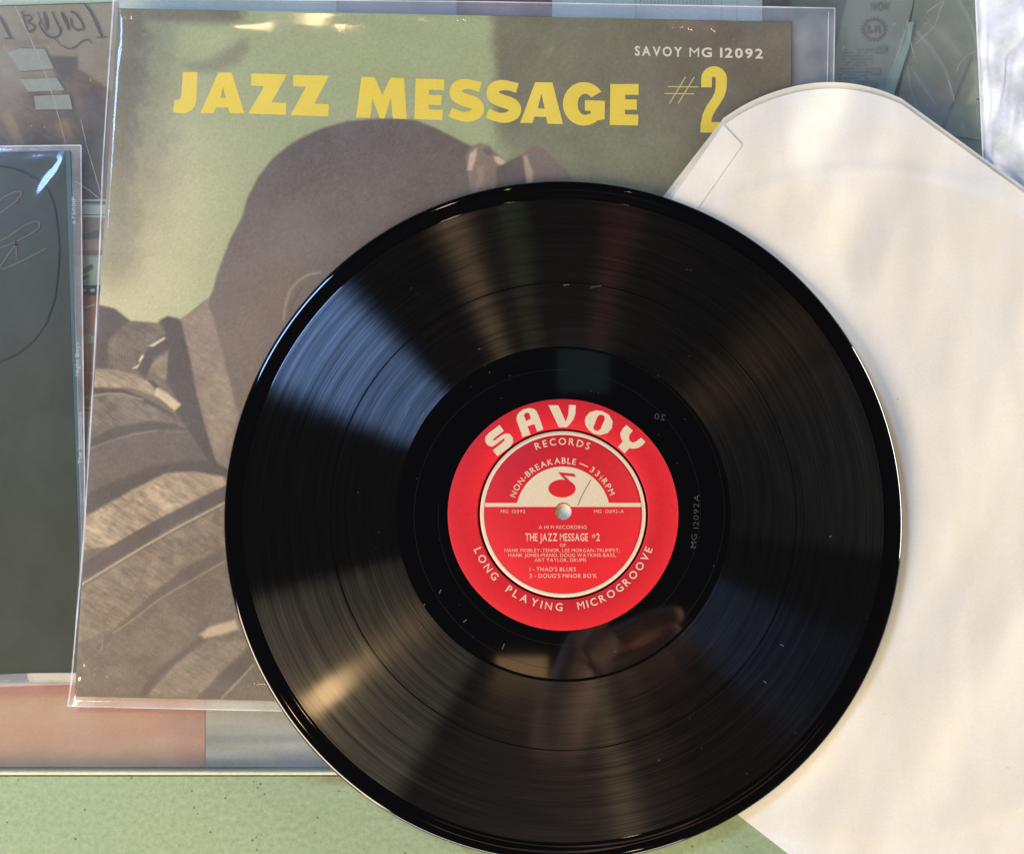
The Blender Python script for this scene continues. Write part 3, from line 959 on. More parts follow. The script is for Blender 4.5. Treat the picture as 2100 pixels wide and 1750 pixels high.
pr.poly([c4((430, 464), (510, 466), (557, 572), (605, 469), (688, 472), (704, 718), (619, 716), (607, 592), (577, 690), (570, 714), (540, 714), (532, 690), (497, 594), (484, 712), (397, 709))], conv)
pr.poly([c4((757, 474), (930, 479), (929, 545), (838, 542), (838, 573), (914, 575), (913, 634), (836, 632), (836, 660), (921, 663), (919, 725), (749, 719))], conv)
for dx, dy in ((0, 0), (223, 6)):
    q = thick([(1148, 526), (1100, 512), (1050, 506), (1000, 525), (998, 580), (1060, 606), (1125, 625), (1140, 675), (1090, 705), (1030, 705), (966, 676)], [62, 56, 66, 76, 78, 76, 66, 56, 60])
    pr.poly([c4(*[(x + dx, y + dy) for x, y in q])], conv)
pr.poly([c4((1478, 497), (1582, 498), (1646, 749), (1553, 747), (1544, 706), (1474, 704), (1462, 743), (1387, 741)), c4((1516, 565), (1535, 656), (1494, 654))], conv)
gq = ell(1772, 627, 127, 131, 34, 310, 40) + [(1897, 720), (1899, 609), (1778, 604), (1777, 668), (1814, 670), (1812, 690)] + ell(1780, 630, 46, 64, 300, 40, 22)
pr.poly([c4(*gq)], conv)
pr.poly([c5((82, 580), (277, 580), (277, 655), (185, 654), (185, 686), (265, 687), (265, 757), (183, 757), (183, 790), (275, 791), (273, 866), (78, 862))], conv)
two = [(708, 603), (708, 545)] + ell(797, 545, 89, 87, 180, 0, 20)[1:] + [(884, 610), (868, 665), (838, 715), (803, 768), (785, 805), (778, 842), (892, 842), (892, 916), (702, 914), (705, 855), (718, 790), (748, 728), (785, 672), (803, 635), (808, 600)] + ell(795, 545, 13, 16, 0, 180, 8) + [(782, 603)]
pr.poly([c5(*two)], conv)
pr.build('title_lettering', M['yellow'], album)
pr = Print()
conv2 = [flat(Z_PRINT + 0.00002 * i) for i in range(4)]
for i, q in enumerate(([(480, 598), (690, 600)], [(455, 645), (660, 648)], [(600, 530), (490, 715)], [(660, 533), (550, 713)])):
    pr.stroke(c5(*q), 2.5, conv2[i])
pr.build('number_sign', M['hash'], album)
pr = Print()
for t_, x0, x1, b0, b1 in (('SAVOY', 250, 578, 382, 390), ('MG', 627, 782, 392, 394), ('12092', 838, 1134, 395, 403)):
    (xa, ya), (xb, yb) = c5((x0, b0), (x1, b1))
    text_line(pr, t_, xa, xb, (ya, yb), 62 * .2974, conv, 0.028, 0.22)
pr.build('catalogue_lettering', M['cream_ink'], album)


# ------------------------------------------------------------------ clear sleeves (film with bulges)
def film(parent, corners, z_in, inner, ridges, nu=150, nv=150, seed=1, amp=0.0006, floor=0.0020, mat='film'):
    """film lying over a card (inner = photo corners of the card): drops to the table outside it"""
    g, uu, vv = quad_grid(corners, nu, nv)
    q = PX(np.concatenate([g, np.full(g.shape[:2] + (1,), z_in)], -1))
    x, y = q[..., 0], q[..., 1]
    tl, tr_, br, bl = [np.asarray(c, float) for c in inner]
    def side(a, b_):
        e = b_ - a
        return ((x - a[0]) * e[1] - (y - a[1]) * e[0]) / np.hypot(*e) * -1
    d = np.minimum(np.minimum(side(tl, tr_), side(tr_, br) * 0.5), np.minimum(side(br, bl), side(bl, tl) * 2.5))
    z = floor + (z_in - floor) * sstep(-34, 0, d)
    z = z + amp * (vnoise(x / 130, y / 130, seed) + 0.5 * vnoise(x / 47, y / 47, seed + 1)) * sstep(-8, 30, d)
    for cx, cy, ln_, wd, ang, hh in ridges:
        a = math.radians(ang)
        s, t = (x - cx) * math.cos(a) + (y - cy) * math.sin(a), -(x - cx) * math.sin(a) + (y - cy) * math.cos(a)
        z = z + hh * np.exp(-(s / ln_) ** 2 - (t / wd) ** 2)
    v = np.concatenate([g, z[..., None]], -1).reshape(-1, 3)
    return build('outer_sleeve', v, grid_faces(nu, nv), M[mat], parent, True), d


def lip(parent, name, outer, inner, z, mat):
    p = Print()
    for i in range(len(outer) - 1):
        p.poly([[outer[i], outer[i + 1], inner[i + 1], inner[i]]], flat(z))
    return p.build(name, mat, parent)


ZF = Z_PRINT + 0.0005
O4 = [(233, -2), (1712, 17), (1690, 1490), (139, 1447)]
I4 = [(242, 17), (1622, 45), tuple(PX(BR)), (153, 1427)]
ridges = [(445, 62, 80, 34, 8, 0.0011), (700, 90, 160, 40, 2, 0.0008), (985, 50, 130, 26, 3, 0.0010), (1140, 130, 80, 34, 118, 0.0016), (1540, 85, 120, 26, -16, 0.0011),
          (255, 60, 60, 14, 82, 0.0009), (190, 1335, 60, 12, 105, 0.0010), (178, 1350, 24, 7, 70, 0.0008), (470, 1395, 120, 18, 6, 0.0009), (240, 230, 160, 9, 94, 0.0005),
          (330, 1250, 120, 50, -50, 0.0009), (480, 130, 70, 40, -25, 0.0008), (172, 1385, 14, 6, 20, 0.0006), (210, 1390, 14, 6, 100, 0.0005)]
film(album, [U(p, Z_CARD) for p in O4], ZF, I4, ridges, 260, 260, 21)
lip(album, 'sleeve_lip', [(233, -3), (1000, 4), (1712, 17)], [(241, 15), (1000, 31.5), (1625, 44)], 0.0019, M['film_lip'])
lip(album, 'sleeve_side', [(1712, 17), (1701, 700)], [(1625, 44), (1625, 700)], 0.0019, M['film_lip'])
lip(album, 'sleeve_hem', [(139, 1447), (600, 1457), (1100, 1470)], [(152, 1427), (600, 1439), (1100, 1453)], 0.0019, M['film_lip'])
pr = Print()
pr.stroke([(233, -3), (1000, 4), (1712, 17)], 2.2, flat(0.0030))
pr.build('welded_seam', M['film_edge'], album)
pr = Print()
pr.stroke([(1699, 24), (1690, 500)], 1.6, flat(0.0026))
pr.stroke([(1712, 17), (1703, 500)], 2.0, flat(0.0028))
pr.build('side_seam', M['film_edge'], album)
pr = Print()
q = np.array([(233, -2), (222, 160), (211, 330), (204, 520), (190, 800), (172, 1100), (152, 1330), (146, 1400), (139, 1447)], float)
t = np.linspace(0, 1, 60)
s = np.linspace(0, 1, len(q))
pr.stroke(np.stack([np.interp(t, s, q[:, 0]), np.interp(t, s, q[:, 1])], -1), 2.4 + 1.5 * rng.random(60), flat(Z_CARD))
pr.build('fold_edge', M['film_edge'], album)
pr = Print()
pr.stroke([(139, 1447), (350, 1452), (640, 1458)], 2.0, flat(0.0026))
pr.build('hem_seam', M['film_edge'], album)

# ------------------------------------------------------------------ dark album on the left
ZD = 0.0011
M['slate'] = print_mat('slate_print', col(70, 73, 54), 0.42, 0.08, 260, bump=0.03)
M['spine'] = print_mat('spine_print', col(86, 108, 102), 0.42, 0.08, 260)
darka = thing('dark_album', 'dark slate album in clear sleeve with silver pen scribbles, at the left edge', 'album', tuple(U((60, 850), 0)))
q = [(-260, 322), (133, 310), (146, 700), (157, 1000), (168, 1379), (-260, 1381)]
w = [tuple(U(p, ZD)) for p in q]
lo = [(x, y, 0.0001) for x, y, _ in w]
build('cover', w + lo, up(w, [tuple(range(6))]) + [(i, (i + 1) % 6, 6 + (i + 1) % 6, 6 + i) for i in range(6)], M['slate'], darka)
q = [(133.5, 312), (144, 308), (157, 700), (166, 1000), (172, 1379), (168.5, 1379), (157.5, 1000), (146.5, 700)]
prism('spine', q, 0.0001, ZD - 0.0001, M['spine'], darka)
pr = Print()
def spine_text(t_, xb, y0, y1, h):
    g, W = layout(t_, 0.0, 0.18)
    kk = (y0 - y1) / W
    for gx, v, f, w_ in g:
        pr.raw([(xb + p[1] * -h + 0.018 * (gx + p[0]) * -kk * -1 * 0, y0 - (gx + p[0]) * kk) for p in v], f, flat(ZD + 0.0001))
spine_text('675001P', 155, 459, 404, 7.5)
M['mint'] = print_mat('mint_ink', col(186, 206, 192), 0.5, 0.1)
pr.build('spine_lettering', M['mint'], darka)
pr = Print()
spine_text('Night Boys', 162, 770, 702, 8)
pr.build('spine_lettering', M['mint'], darka)
pr = Print()
spine_text('The Jazzmasters', 168, 950, 845, 8)
pr.build('spine_lettering', M['mint'], darka)
pr = Print()
cd = flat(ZD + 0.0002)
for pts in (c1((-20, 1225), (30, 1185), (90, 1158), (125, 1155), (130, 1175), (95, 1215), (40, 1260), (-20, 1300)),
            c1((-20, 1465), (60, 1420), (140, 1365), (205, 1335), (240, 1342), (235, 1375), (170, 1420), (90, 1460), (-20, 1505)),
            c1((95, 1455), (98, 1500), (100, 1550)), c1((100, 1470), (50, 1535), (0, 1610), (20, 1622), (100, 1590), (200, 1540), (285, 1495))):
    p = np.array(pts)
    t, s = np.linspace(0, 1, 40), np.linspace(0, 1, len(p))
    pr.stroke(np.stack([np.interp(t, s, p[:, 0]), np.interp(t, s, p[:, 1])], -1), 3.6, cd)
pr.build('pen_scribble', print_mat('silver_pen', col(104, 98, 80), 0.4, 0.15), darka)
pr = Print()
p = np.array(c1((-20, 1000), (60, 1010), (150, 1040), (230, 1085), (295, 1150), (330, 1250), (350, 1400), (358, 1500), (350, 1640), (330, 1800), (280, 1950), (200, 2060), (100, 2140), (-20, 2190)))
t, s = np.linspace(0, 1, 60), np.linspace(0, 1, len(p))
pr.stroke(np.stack([np.interp(t, s, p[:, 0]), np.interp(t, s, p[:, 1])], -1), 2.6, flat(ZD + 0.00025))
pr.build('printed_circle', print_mat('black_ink', col(46, 48, 40), 0.5, 0.1), darka)
film(darka, [U(p, ZD) for p in [(-280, 304), (166, 298), (176, 1403), (-280, 1409)]], ZD + 0.0004, [(-270, 322), (146, 308), (174, 1379), (-270, 1381)],
     [(105, 375, 50, 14, -55, 0.0007), (125, 345, 20, 8, -60, 0.0005), (90, 330, 60, 12, -4, 0.0004), (30, 1392, 120, 9, 2, 0.0005), (60, 600, 240, 40, 80, 0.0006)], 90, 150, 31, 0.0003, 0.0004, 'film_clean')
lip(darka, 'sleeve_lip', [(-280, 302), (166, 298)], [(-280, 316), (148, 309)], 0.0018, M['film_lip'])
lip(darka, 'sleeve_side', [(166, 298), (168, 560), (171, 800), (175, 1100), (177, 1403)], [(146, 308), (152, 560), (158, 800), (166, 1100), (172, 1385)], 0.0017, M['film_lip'])
lip(darka, 'sleeve_hem', [(-280, 1412), (0, 1408), (60, 1405), (180, 1402)], [(-280, 1384), (0, 1382), (60, 1379), (180, 1377)], 0.0016, M['film_lip'])
pr = Print()
pr.poly([[(55, 1381), (110, 1378), (182, 1377), (182, 1391), (110, 1393), (58, 1392)]], flat(0.0006))
pr.build('inner_edge', print_mat('cream_paper', col(226, 204, 150), 0.6, 0.1, 200), darka)
pr = Print()
pr.stroke([(-280, 303), (166, 298)], 2.5, flat(0.0020))
pr.stroke([(166, 298), (168, 560), (171, 800), (175, 1100), (177, 1403)], 2.2, flat(0.0021))
pr.build('welded_seam', M['film_edge'], darka)

# ------------------------------------------------------------------ white inner sleeve
m, nt, out = new_mat('white_paper')
b = nd(nt, 'ShaderNodeBsdfPrincipled', Roughness=0.75)
b.inputs['Specular IOR Level'].default_value = 0.2
c = ramp(nt, noise(nt, 16, 4, 0.6), [(0.30, col(228, 219, 197)), (0.6, col(233, 229, 217)), (0.8, col(231, 223, 203))])
tcp = nt.nodes.new('ShaderNodeTexCoord')
_o = U((1623, 51), 0.005)
_c = U((1790, 1035), 0.004)
vs_ = nd(nt, 'ShaderNodeVectorMath', operation='SUBTRACT')
nt.links.new(tcp.outputs['Object'], vs_.inputs[0])
vs_.inputs[1].default_value = (_c[0] - _o[0], _c[1] - _o[1], 0.0)
vm_ = nd(nt, 'ShaderNodeVectorMath', operation='MULTIPLY')
nt.links.new(vs_.outputs[0], vm_.inputs[0])
vm_.inputs[1].default_value = (1, 1, 0)
vl_ = nd(nt, 'ShaderNodeVectorMath', operation='LENGTH')
nt.links.new(vm_.outputs[0], vl_.inputs[0])
mr = nd(nt, 'ShaderNodeMapRange')
mr.inputs['From Min'].default_value, mr.inputs['From Max'].default_value = 0.1515, 0.1495
nt.links.new(vl_.outputs['Value'], mr.inputs['Value'])
c = mix_rgb(nt, math_n(nt, 'MULTIPLY', mr.outputs[0], 0.5), c, col(229, 219, 197))
mpn = nd(nt, 'ShaderNodeMapping')
mpn.inputs['Scale'].default_value = (60, 16, 1)
nt.links.new(tcp.outputs['Object'], mpn.inputs['Vector'])
c = mix_rgb(nt, 1.0, c, ramp(nt, noise(nt, 1.0, 3, 0.55, mpn.outputs[0]), [(0.3, (0.965, 0.955, 0.94)), (0.5, (1.0, 0.995, 0.985)), (0.7, (1.03, 1.03, 1.05))]), 'MULTIPLY')  # stretched warm and cool tint, ripple shading put into the colour
fib = noise(nt, 900, 3, 0.6)
c = mix_rgb(nt, 1.0, c, ramp(nt, fib, [(0.3, (0.96,) * 3), (0.7, (1.03,) * 3)]), 'MULTIPLY')
sp = nd(nt, 'ShaderNodeTexVoronoi', Scale=60.0)
tc = nt.nodes.new('ShaderNodeTexCoord')
nt.links.new(tc.outputs['Object'], sp.inputs['Vector'])
c = mix_rgb(nt, math_n(nt, 'MULTIPLY', math_n(nt, 'LESS_THAN', sp.outputs['Distance'], 0.025), 0.5), c, col(150, 140, 118))
nt.links.new(c, b.inputs['Base Color'])
bn = nd(nt, 'ShaderNodeBump', Strength=0.10, Distance=0.0003)
nt.links.new(fib, bn.inputs['Height'])
nt.links.new(bn.outputs[0], b.inputs['Normal'])
nt.links.new(b.outputs[0], out.inputs[0])
M['paper'] = m
M['paper_back'] = print_mat('aged_paper_edge', col(230, 221, 196), 0.8, 0.06, 300, spec=0.1)

ZP0 = 0.005


def chaikin(p, n=4):
    p = np.array(p, float)
    for _ in range(n):
        q = [p[0]]
        for a_, b_ in zip(p[:-1], p[1:]):
            q += [a_ * .75 + b_ * .25, a_ * .25 + b_ * .75]
        q.append(p[-1])
        p = np.array(q)
    return p


O = U((1623, 51), ZP0)
d1 = U((2099, 395), ZP0) - U((1850, 215), ZP0)
d1 = d1[:2] / np.linalg.norm(d1[:2])
d2 = np.array([d1[1], -d1[0]])
if (U((1376, 404), ZP0)[:2] - O[:2]) @ d2 < 0: d2 = -d2
uv = lambda p: ((U(p, ZP0)[:2] - O[:2]) @ d1, (U(p, ZP0)[:2] - O[:2]) @ d2)
print('sleeve uv', uv((1480, 255)), uv((1376, 404)), uv((1850, 215)), uv((1525, 1675)), uv((1610, 1752)))
VH = uv((1560, 1706))[1]
arc = chaikin([uv(p) for p in ((1850, 215), (1800, 194), (1730, 181), (1660, 183), (1590, 200), (1530, 226), (1483, 257))])
U0 = np.mean([uv((1480, 257))[0], uv((1376, 404))[0]])
UW = 0.312


def paper_z(x, y, extra=0.0):
    """rests on the jacket at its left, sinks to the glass at the right, soft ripples"""
    q = PX(np.stack([x, y, np.full_like(x, ZP0)], -1))
    on = sstep(1850, 1600, q[..., 0]) * sstep(1640, 1440, q[..., 1])
    z = 0.0026 + (Z_PAPER - 0.0026) * on
    rip = sstep(690, 800, np.hypot(q[..., 0] - 1155, q[..., 1] - 1049))
    z = z + rip * 0.0036 * (vnoise(q[..., 0] / 95 + q[..., 1] / 300, q[..., 1] / 260, 41) - 0.5) + rip * 0.0006 * (vnoise(q[..., 0] / 50, q[..., 1] / 130, 42) - 0.5)
    # imprint of the record once kept inside
    r = np.hypot(q[..., 0] - 1790, q[..., 1] - 1035)
    z = z + rip * 0.0004 * sstep(712, 684, r)
    return z + extra


def paper_sheet(name, grow, extra, mat, parent, n=150, m_=150):
    vs = -grow + (VH + grow) * np.linspace(0, 1, m_) ** 1.9
    a = arc[np.argsort(arc[:, 1])]
    top_v = a[0, 1]
    rows = []
    for v_ in vs:
        vv_ = v_ + grow
        if vv_ < a[-1, 1]:
            u0 = np.interp(max(vv_, top_v + 1e-6), a[:, 1], a[:, 0])
        else:
            u0 = U0
        u0 -= grow
        us = u0 + (UW - u0) * np.linspace(0, 1, n)
        rows.append(np.stack([O[0] + d1[0] * us + d2[0] * v_, O[1] + d1[1] * us + d2[1] * v_], -1))
    g_ = np.array(rows)
    z = paper_z(g_[..., 0], g_[..., 1], extra)
    # keep photo position while following the height
    q = PX(np.concatenate([g_, np.full(g_.shape[:2] + (1,), ZP0)], -1))
    v3 = U(q, z)
    return build(name, v3.reshape(-1, 3), grid_faces(m_, n)[:, ::-1] if False else up(v3.reshape(-1, 3)[:, :3], grid_faces(m_, n)), mat, parent, True)


paper = thing('paper_sleeve', 'white paper inner record sleeve lying askew under the record at right', 'record sleeve', (O[0], O[1], 0.002))
paper_sheet('front_sheet', 0.0, 0.0, M['paper'], paper)
paper_sheet('back_sheet', 0.0022, -0.0007, M['paper_back'], paper)
# glued seam strip along the left side
pts = c5((862, 862), (990, 1000))
strip = []
a0, b0_ = np.array(pts[0]), np.array(pts[1])
dirp = np.array([1376 - 1480, 404 - 255], float)
dirp /= np.linalg.norm(dirp)
rows = []
for t in np.linspace(0, 1200, 90):
    for s in np.linspace(0, 1, 8):
        rows.append(a0 + dirp * t + (b0_ - a0) * s + dirp * 0)
rows = np.array(rows)
xy = U(rows, ZP0)
z = paper_z(xy[:, 0], xy[:, 1], 0.00035)
build('glued_seam', U(rows, z), up(U(rows, z), grid_faces(90, 8)), M['paper'], paper, True)

# ------------------------------------------------------------------ the record
CEN = U((1154.9, 1048.5), Z_DISC)
RAD = 0.5 * np.linalg.norm(U((1852, 1052), Z_DISC) - U((459, 1052), Z_DISC))
print('record radius', RAD, CEN)
rec = thing('vinyl_record', 'black vinyl record with red label resting on the jacket and white sleeve', 'record', (CEN[0], CEN[1], Z_PAPER + 0.0003))


def vinyl(name, lobes, tint=(0.002, 0.002, 0.0025, 1), groove=True):
    m, nt, out = new_mat(name)
    tc = nt.nodes.new('ShaderNodeTexCoord')
    sep = nt.nodes.new('ShaderNodeSeparateXYZ')
    nt.links.new(tc.outputs['Object'], sep.inputs[0])
    x, y = sep.outputs[0], sep.outputs[1]
    r = math_n(nt, 'SQRT', math_n(nt, 'ADD', math_n(nt, 'MULTIPLY', x, x), math_n(nt, 'MULTIPLY', y, y)))
    ang = math_n(nt, 'ARCTAN2', y, x)
    df = nd(nt, 'ShaderNodeBsdfDiffuse', Color=tint)
    cur = df.outputs[0]
    tg = nt.nodes.new('ShaderNodeTangent')
    tg.direction_type = 'RADIAL'
    tg.axis = 'Z'
    fr = nd(nt, 'ShaderNodeFresnel', IOR=1.52)
    def comb(kr, ka, off=0.0):
        c_ = nt.nodes.new('ShaderNodeCombineXYZ')
        nt.links.new(math_n(nt, 'MULTIPLY', r, kr), c_.inputs[0])
        nt.links.new(math_n(nt, 'MULTIPLY', ang, ka), c_.inputs[1])
        c_.inputs[2].default_value = off
        return c_.outputs[0]
    for rough, an, w, patt in lobes:
        g = nd(nt, 'ShaderNodeBsdfAnisotropic' if hasattr(bpy.types, 'ShaderNodeBsdfAnisotropic') else 'ShaderNodeBsdfGlossy', Roughness=rough)
        g.inputs['Color'].default_value = (1, 1, 1, 1)
        if patt: g.distribution = 'BECKMANN'
        if groove:
            g.inputs['Anisotropy'].default_value = an
            nt.links.new(tg.outputs[0], g.inputs['Tangent'])
        k = math_n(nt, 'MULTIPLY', fr.outputs[0], w)
        if patt:
            n1 = noise(nt, 1.0, 5, 0.75, comb(1900, 0.6))
            n2 = noise(nt, 1.0, 3, 0.6, comb(380, 2.2, 4))
            f = math_n(nt, 'MULTIPLY', math_n(nt, 'ADD', math_n(nt, 'POWER', n1, 2.0), 0.05), math_n(nt, 'ADD', math_n(nt, 'MULTIPLY', n2, 2.4), 0.2))
            k = math_n(nt, 'MULTIPLY', k, math_n(nt, 'MULTIPLY', f, 2.6))
        cl = nd(nt, 'ShaderNodeClamp')
        nt.links.new(k, cl.inputs[0])
        ms = nt.nodes.new('ShaderNodeMixShader')
        nt.links.new(cl.outputs[0], ms.inputs[0])
        nt.links.new(cur, ms.inputs[1])
        nt.links.new(g.outputs[0], ms.inputs[2])
        cur = ms.outputs[0]
    nt.links.new(cur, out.inputs[0])
    return m


M['groove'] = vinyl('grooved_vinyl', [(0.285, 0.73, 1.75, True), (0.14, 0.50, 0.06, True), (0.085, 0.55, 0.70, False)])
M['smooth'] = vinyl('smooth_vinyl', [(0.045, 0, 1.0, False)], groove=False)


def lathe(name, prof, mat, parent, seg=256, smooth=True, centre=None):
    c_ = CEN if centre is None else centre
    a = np.linspace(0, 2 * math.pi, seg, endpoint=False)
    v = []
    for r_, z_ in prof:
        v.append(np.stack([c_[0] + r_ * np.cos(a), c_[1] + r_ * np.sin(a), np.full(seg, z_)], -1))
    v = np.concatenate(v)
    f = []
    for k_ in range(len(prof) - 1):
        for i in range(seg):
            j = (i + 1) % seg
            f.append((k_ * seg + i, (k_ + 1) * seg + i, (k_ + 1) * seg + j, k_ * seg + j))
    return build(name, v, f, mat, parent, smooth)


MM = 1e-3
zt = Z_DISC
PXR = RAD / 696.5       # metres per photo pixel on the disc
bot = zt - 0.0014
R_lab, R_dw, R_gap0, R_gap1, R_in = 237 * PXR, 343 * PXR, 476.5 * PXR, 479 * PXR, 657 * PXR
# body with the raised rim (profile runs from the groove edge over the rim and underneath)
lathe('rim', [(R_in, zt - 0.00002), (R_in + 0.0006, zt - 0.0002), (RAD - 0.0066, zt - 0.0001), (RAD - 0.0056, zt + 0.00018), (RAD - 0.0046, zt + 0.00036), (RAD - 0.0034, zt + 0.00044), (RAD - 0.0024, zt + 0.00036), (RAD - 0.0016, zt + 0.00018), (RAD - 0.0009, zt - 0.0001), (RAD - 0.0003, zt - 0.0005),
              (RAD, zt - 0.0010), (RAD - 0.0005, zt - 0.0012), (RAD - 0.002, bot), (0.06, bot), (0.0037, bot)], M['smooth'], rec, 320)
lathe('groove_band', [(R_gap1 + (R_in - R_gap1) * t, zt) for t in np.linspace(0, 1, 6)], M['groove'], rec, 320)
lathe('groove_band', [(R_dw + (R_gap0 - R_dw) * t, zt) for t in np.linspace(0, 1, 6)], M['groove'], rec, 320)
lathe('track_gap', [(R_gap0, zt - 0.00001), (R_gap0 + 0.0002, zt - 0.00005), (R_gap1 - 0.0002, zt - 0.00005), (R_gap1, zt - 0.00001)], M['smooth'], rec, 320)
lathe('dead_wax', [(0.0037, zt - 0.0003), (R_lab * 0.9, zt - 0.0002), (R_lab + 0.002, zt - 0.0002), (R_dw - 0.0014, zt - 0.0002), (R_dw - 0.0012, zt - 0.0002), (R_dw - 0.0010, zt - 0.00019), (R_dw, zt - 0.00001)], M['smooth'], rec, 320)
lathe('hole_wall', [(0.0037, bot), (0.0037, zt + 0.0001)], M['cream_ink'], rec, 64)  # wall coloured cream so bounced light brightens the spindle hole

# scratches and hairs on the vinyl
pr = Print()
for x, y, a, l in ((900, 1216, 60, 9), (868, 1242, 60, 6), (950, 1275, 40, 9), (1155, 585, 8, 12), (1210, 590, 12, 24), (855, 870, 60, 30), (830, 850, 62, 20), (1600, 1320, -30, 8), (1565, 1395, -35, 8), (1020, 1240, 30, 3), (980, 715, 0, 5),
                   (1350, 1560, 60, 5), (1700, 1100, 20, 5), (1840, 820, 70, 6), (1260, 1335, 0, 3), (1030, 1330, 70, 12), (860, 1290, 50, 9)):
    a = math.radians(-a)
    pr.stroke([(x, y), (x + l * math.cos(a), y + l * math.sin(a))], 1.0, flat(zt + 0.00012))
for _ in range(70):
    rr, aa = rng.uniform(245, 660), rng.uniform(0, 6.283)
    x, y = 1154.9 + rr * math.cos(aa), 1048 + rr * math.sin(aa)
    b_, l = rng.uniform(0, 3.14), rng.uniform(0.6, 2.2)
    pr.stroke([(x, y), (x + l * math.cos(b_), y + l * math.sin(b_))], rng.uniform(0.5, 0.9), flat(zt + 0.00012))
o = pr.build('dust', print_mat('dust_grey', col(120, 118, 116), 0.6, 0.2), rec)
o['kind'] = 'stuff'

# spiral run-out groove
pr = Print()
t = np.linspace(0, 1, 220)
rr, aa = (340 - 84 * t) * PXR, 1.2 - 2 * math.pi * 1.7 * t
pr.stroke(np.stack([CEN[0] + rr * np.cos(aa), CEN[1] + rr * np.sin(aa)], -1), 0.00014, lambda p: (p[0], p[1], zt - 0.00014))
pr.build('run_out_groove', print_mat('run_out_line', col(34, 33, 34), 0.25, 0.1), rec)

# etched inscription in the dead wax
pr = Print()
def etched(t_, p0, p1, h):
    g, W = layout(t_, -0.012, 0.25)
    a, b_ = np.array(p0, float), np.array(p1, float)
    e = (b_ - a) / W
    n_ = np.array([e[1], -e[0]]) / np.linalg.norm(e)
    for gx, v, f, w_ in g:
        pr.raw([tuple(a + e * (gx + p[0]) + n_ * p[1] * h) for p in v], f, flat(zt - 0.00008))
etched('MG', (1427, 1123), (1429, 1095), 11)
etched('12092A', (1432, 1083), (1434, 1014), 11)
pr.build('etched_inscription', print_mat('etched_line', col(74, 72, 72), 0.3, 0.2), rec)
pr = Print()
etched('20', (1363, 862), (1341, 858), -12)
pr.build('etched_inscription', print_mat('etched_line', col(74, 72, 72), 0.3, 0.2), rec)

# ------------------------------------------------------------------ label
LC = U((892.3 + 881 * .2974, 788.2 + 889 * .2974), zt)
KL = 0.2974 * PXR
zl = zt + 0.00012
label = lathe('label', [(0.00362, zl), (0.010, zl)] + [(r_ * KL, z_) for r_, z_ in ((540, zl), (546, zl - 0.0002), (560, zl - 0.0002), (572, zl - 0.0003), (580, zl - 0.0005), (588, zl - 0.0003), (596, zl), (700, zl), (788, zl - 0.00003), (795, zl - 0.0002))], M['red'], rec, 256,
              centre=None)
# the label is pressed slightly off centre: shift every ring except the spindle hole
me = label.data
off = LC - CEN
for v_ in me.vertices:
    w_ = np.hypot(v_.co.x, v_.co.y)
    k_ = min(max((w_ - 0.0038) / 0.006, 0), 1)
    v_.co.x += off[0] * k_
    v_.co.y += off[1] * k_

def lab(z=0.00003):
    return lambda p: (LC[0] + p[0] * KL, LC[1] + p[1] * KL, zl + z)


def lcrop(z=0.00003):
    """coordinates of the enlarged label view, y down"""
    return lambda p: (LC[0] + (p[0] - 881) * KL, LC[1] - (p[1] - 889) * KL, zl + z)


# silver ring in its pressed channel
lathe('silver_ring', [(545 * KL, zl + 0.00000), (551 * KL, zl + 0.0001), (558 * KL, zl + 0.0001), (564 * KL, zl - 0.00002), (571 * KL, zl - 0.0003)], M['silver'], label, 200, True, LC)
pr = Print()
for loops in ([cS((212, 362), (265, 435), (142, 528), (132, 545), (145, 558), (235, 490), (290, 464), (340, 475), (375, 520), (378, 575), (345, 630), (185, 748), (128, 675), (268, 560), (278, 540), (262, 528), (170, 600), (115, 630), (65, 612), (33, 565), (38, 510), (75, 465))],
              [cS((495, 513), (420, 300), (425, 250), (455, 205), (510, 170), (580, 155), (630, 162), (665, 190), (690, 240), (752, 415), (675, 445), (640, 350), (555, 380), (595, 480)), cS((510, 245), (525, 220), (560, 208), (580, 225), (598, 285), (540, 315))],
              [cS((815, 120), (935, 120), (1028, 325), (1058, 240), (1068, 115), (1150, 120), (1147, 220), (1125, 290), (1080, 350), (1040, 390), (942, 390), (870, 240))],
              [cS((1262, 310), (1275, 260), (1320, 208), (1400, 182), (1480, 192), (1560, 238), (1605, 320), (1595, 400), (1545, 460), (1450, 488), (1370, 470), (1310, 425), (1270, 365)), cS((1365, 395), (1415, 265), (1440, 238), (1480, 238), (1508, 265), (1505, 300), (1455, 415), (1425, 435), (1385, 430))],
              [cS((1775, 362), (1853, 432), (1815, 480), (1805, 520), (1815, 555), (1850, 580), (1890, 570), (1955, 517), (2008, 570), (1975, 610), (1920, 645), (1860, 655), (1810, 648), (1752, 710), (1668, 630), (1730, 570), (1705, 520), (1700, 460), (1730, 405))]):
    pr.poly(loops, flat(zl + 0.00003))
pr.build('label_name', M['silver'], label)
pr = Print()
lc = lab()
text_arc(pr, 'RECORDS', 476, 110.3, 69.6, 47, lc, 0.006, 0.45)
pr.build('records_lettering', M['silver'], label)
pr = Print()
text_arc(pr, 'NON-BREAKABLE', 346, 158.5, 77.5, 40, lc, 0.010, 0.20, 1.0)
text_arc(pr, '33', 346, 56, 49.0, 40, lc, 0.010, 0.2)
text_arc(pr, 'RPM', 346, 37.5, 24.0, 40, lc, 0.010, 0.25)
text_arc(pr, '11', 369, 43.4, 43.0, 17, lc, 0.004, 0.05, 0.9)
text_arc(pr, '33', 341, 43.2, 43.0, 18, lc, 0.004, 0.05, 0.9)
a = np.radians(np.linspace(45, 41.4, 4))
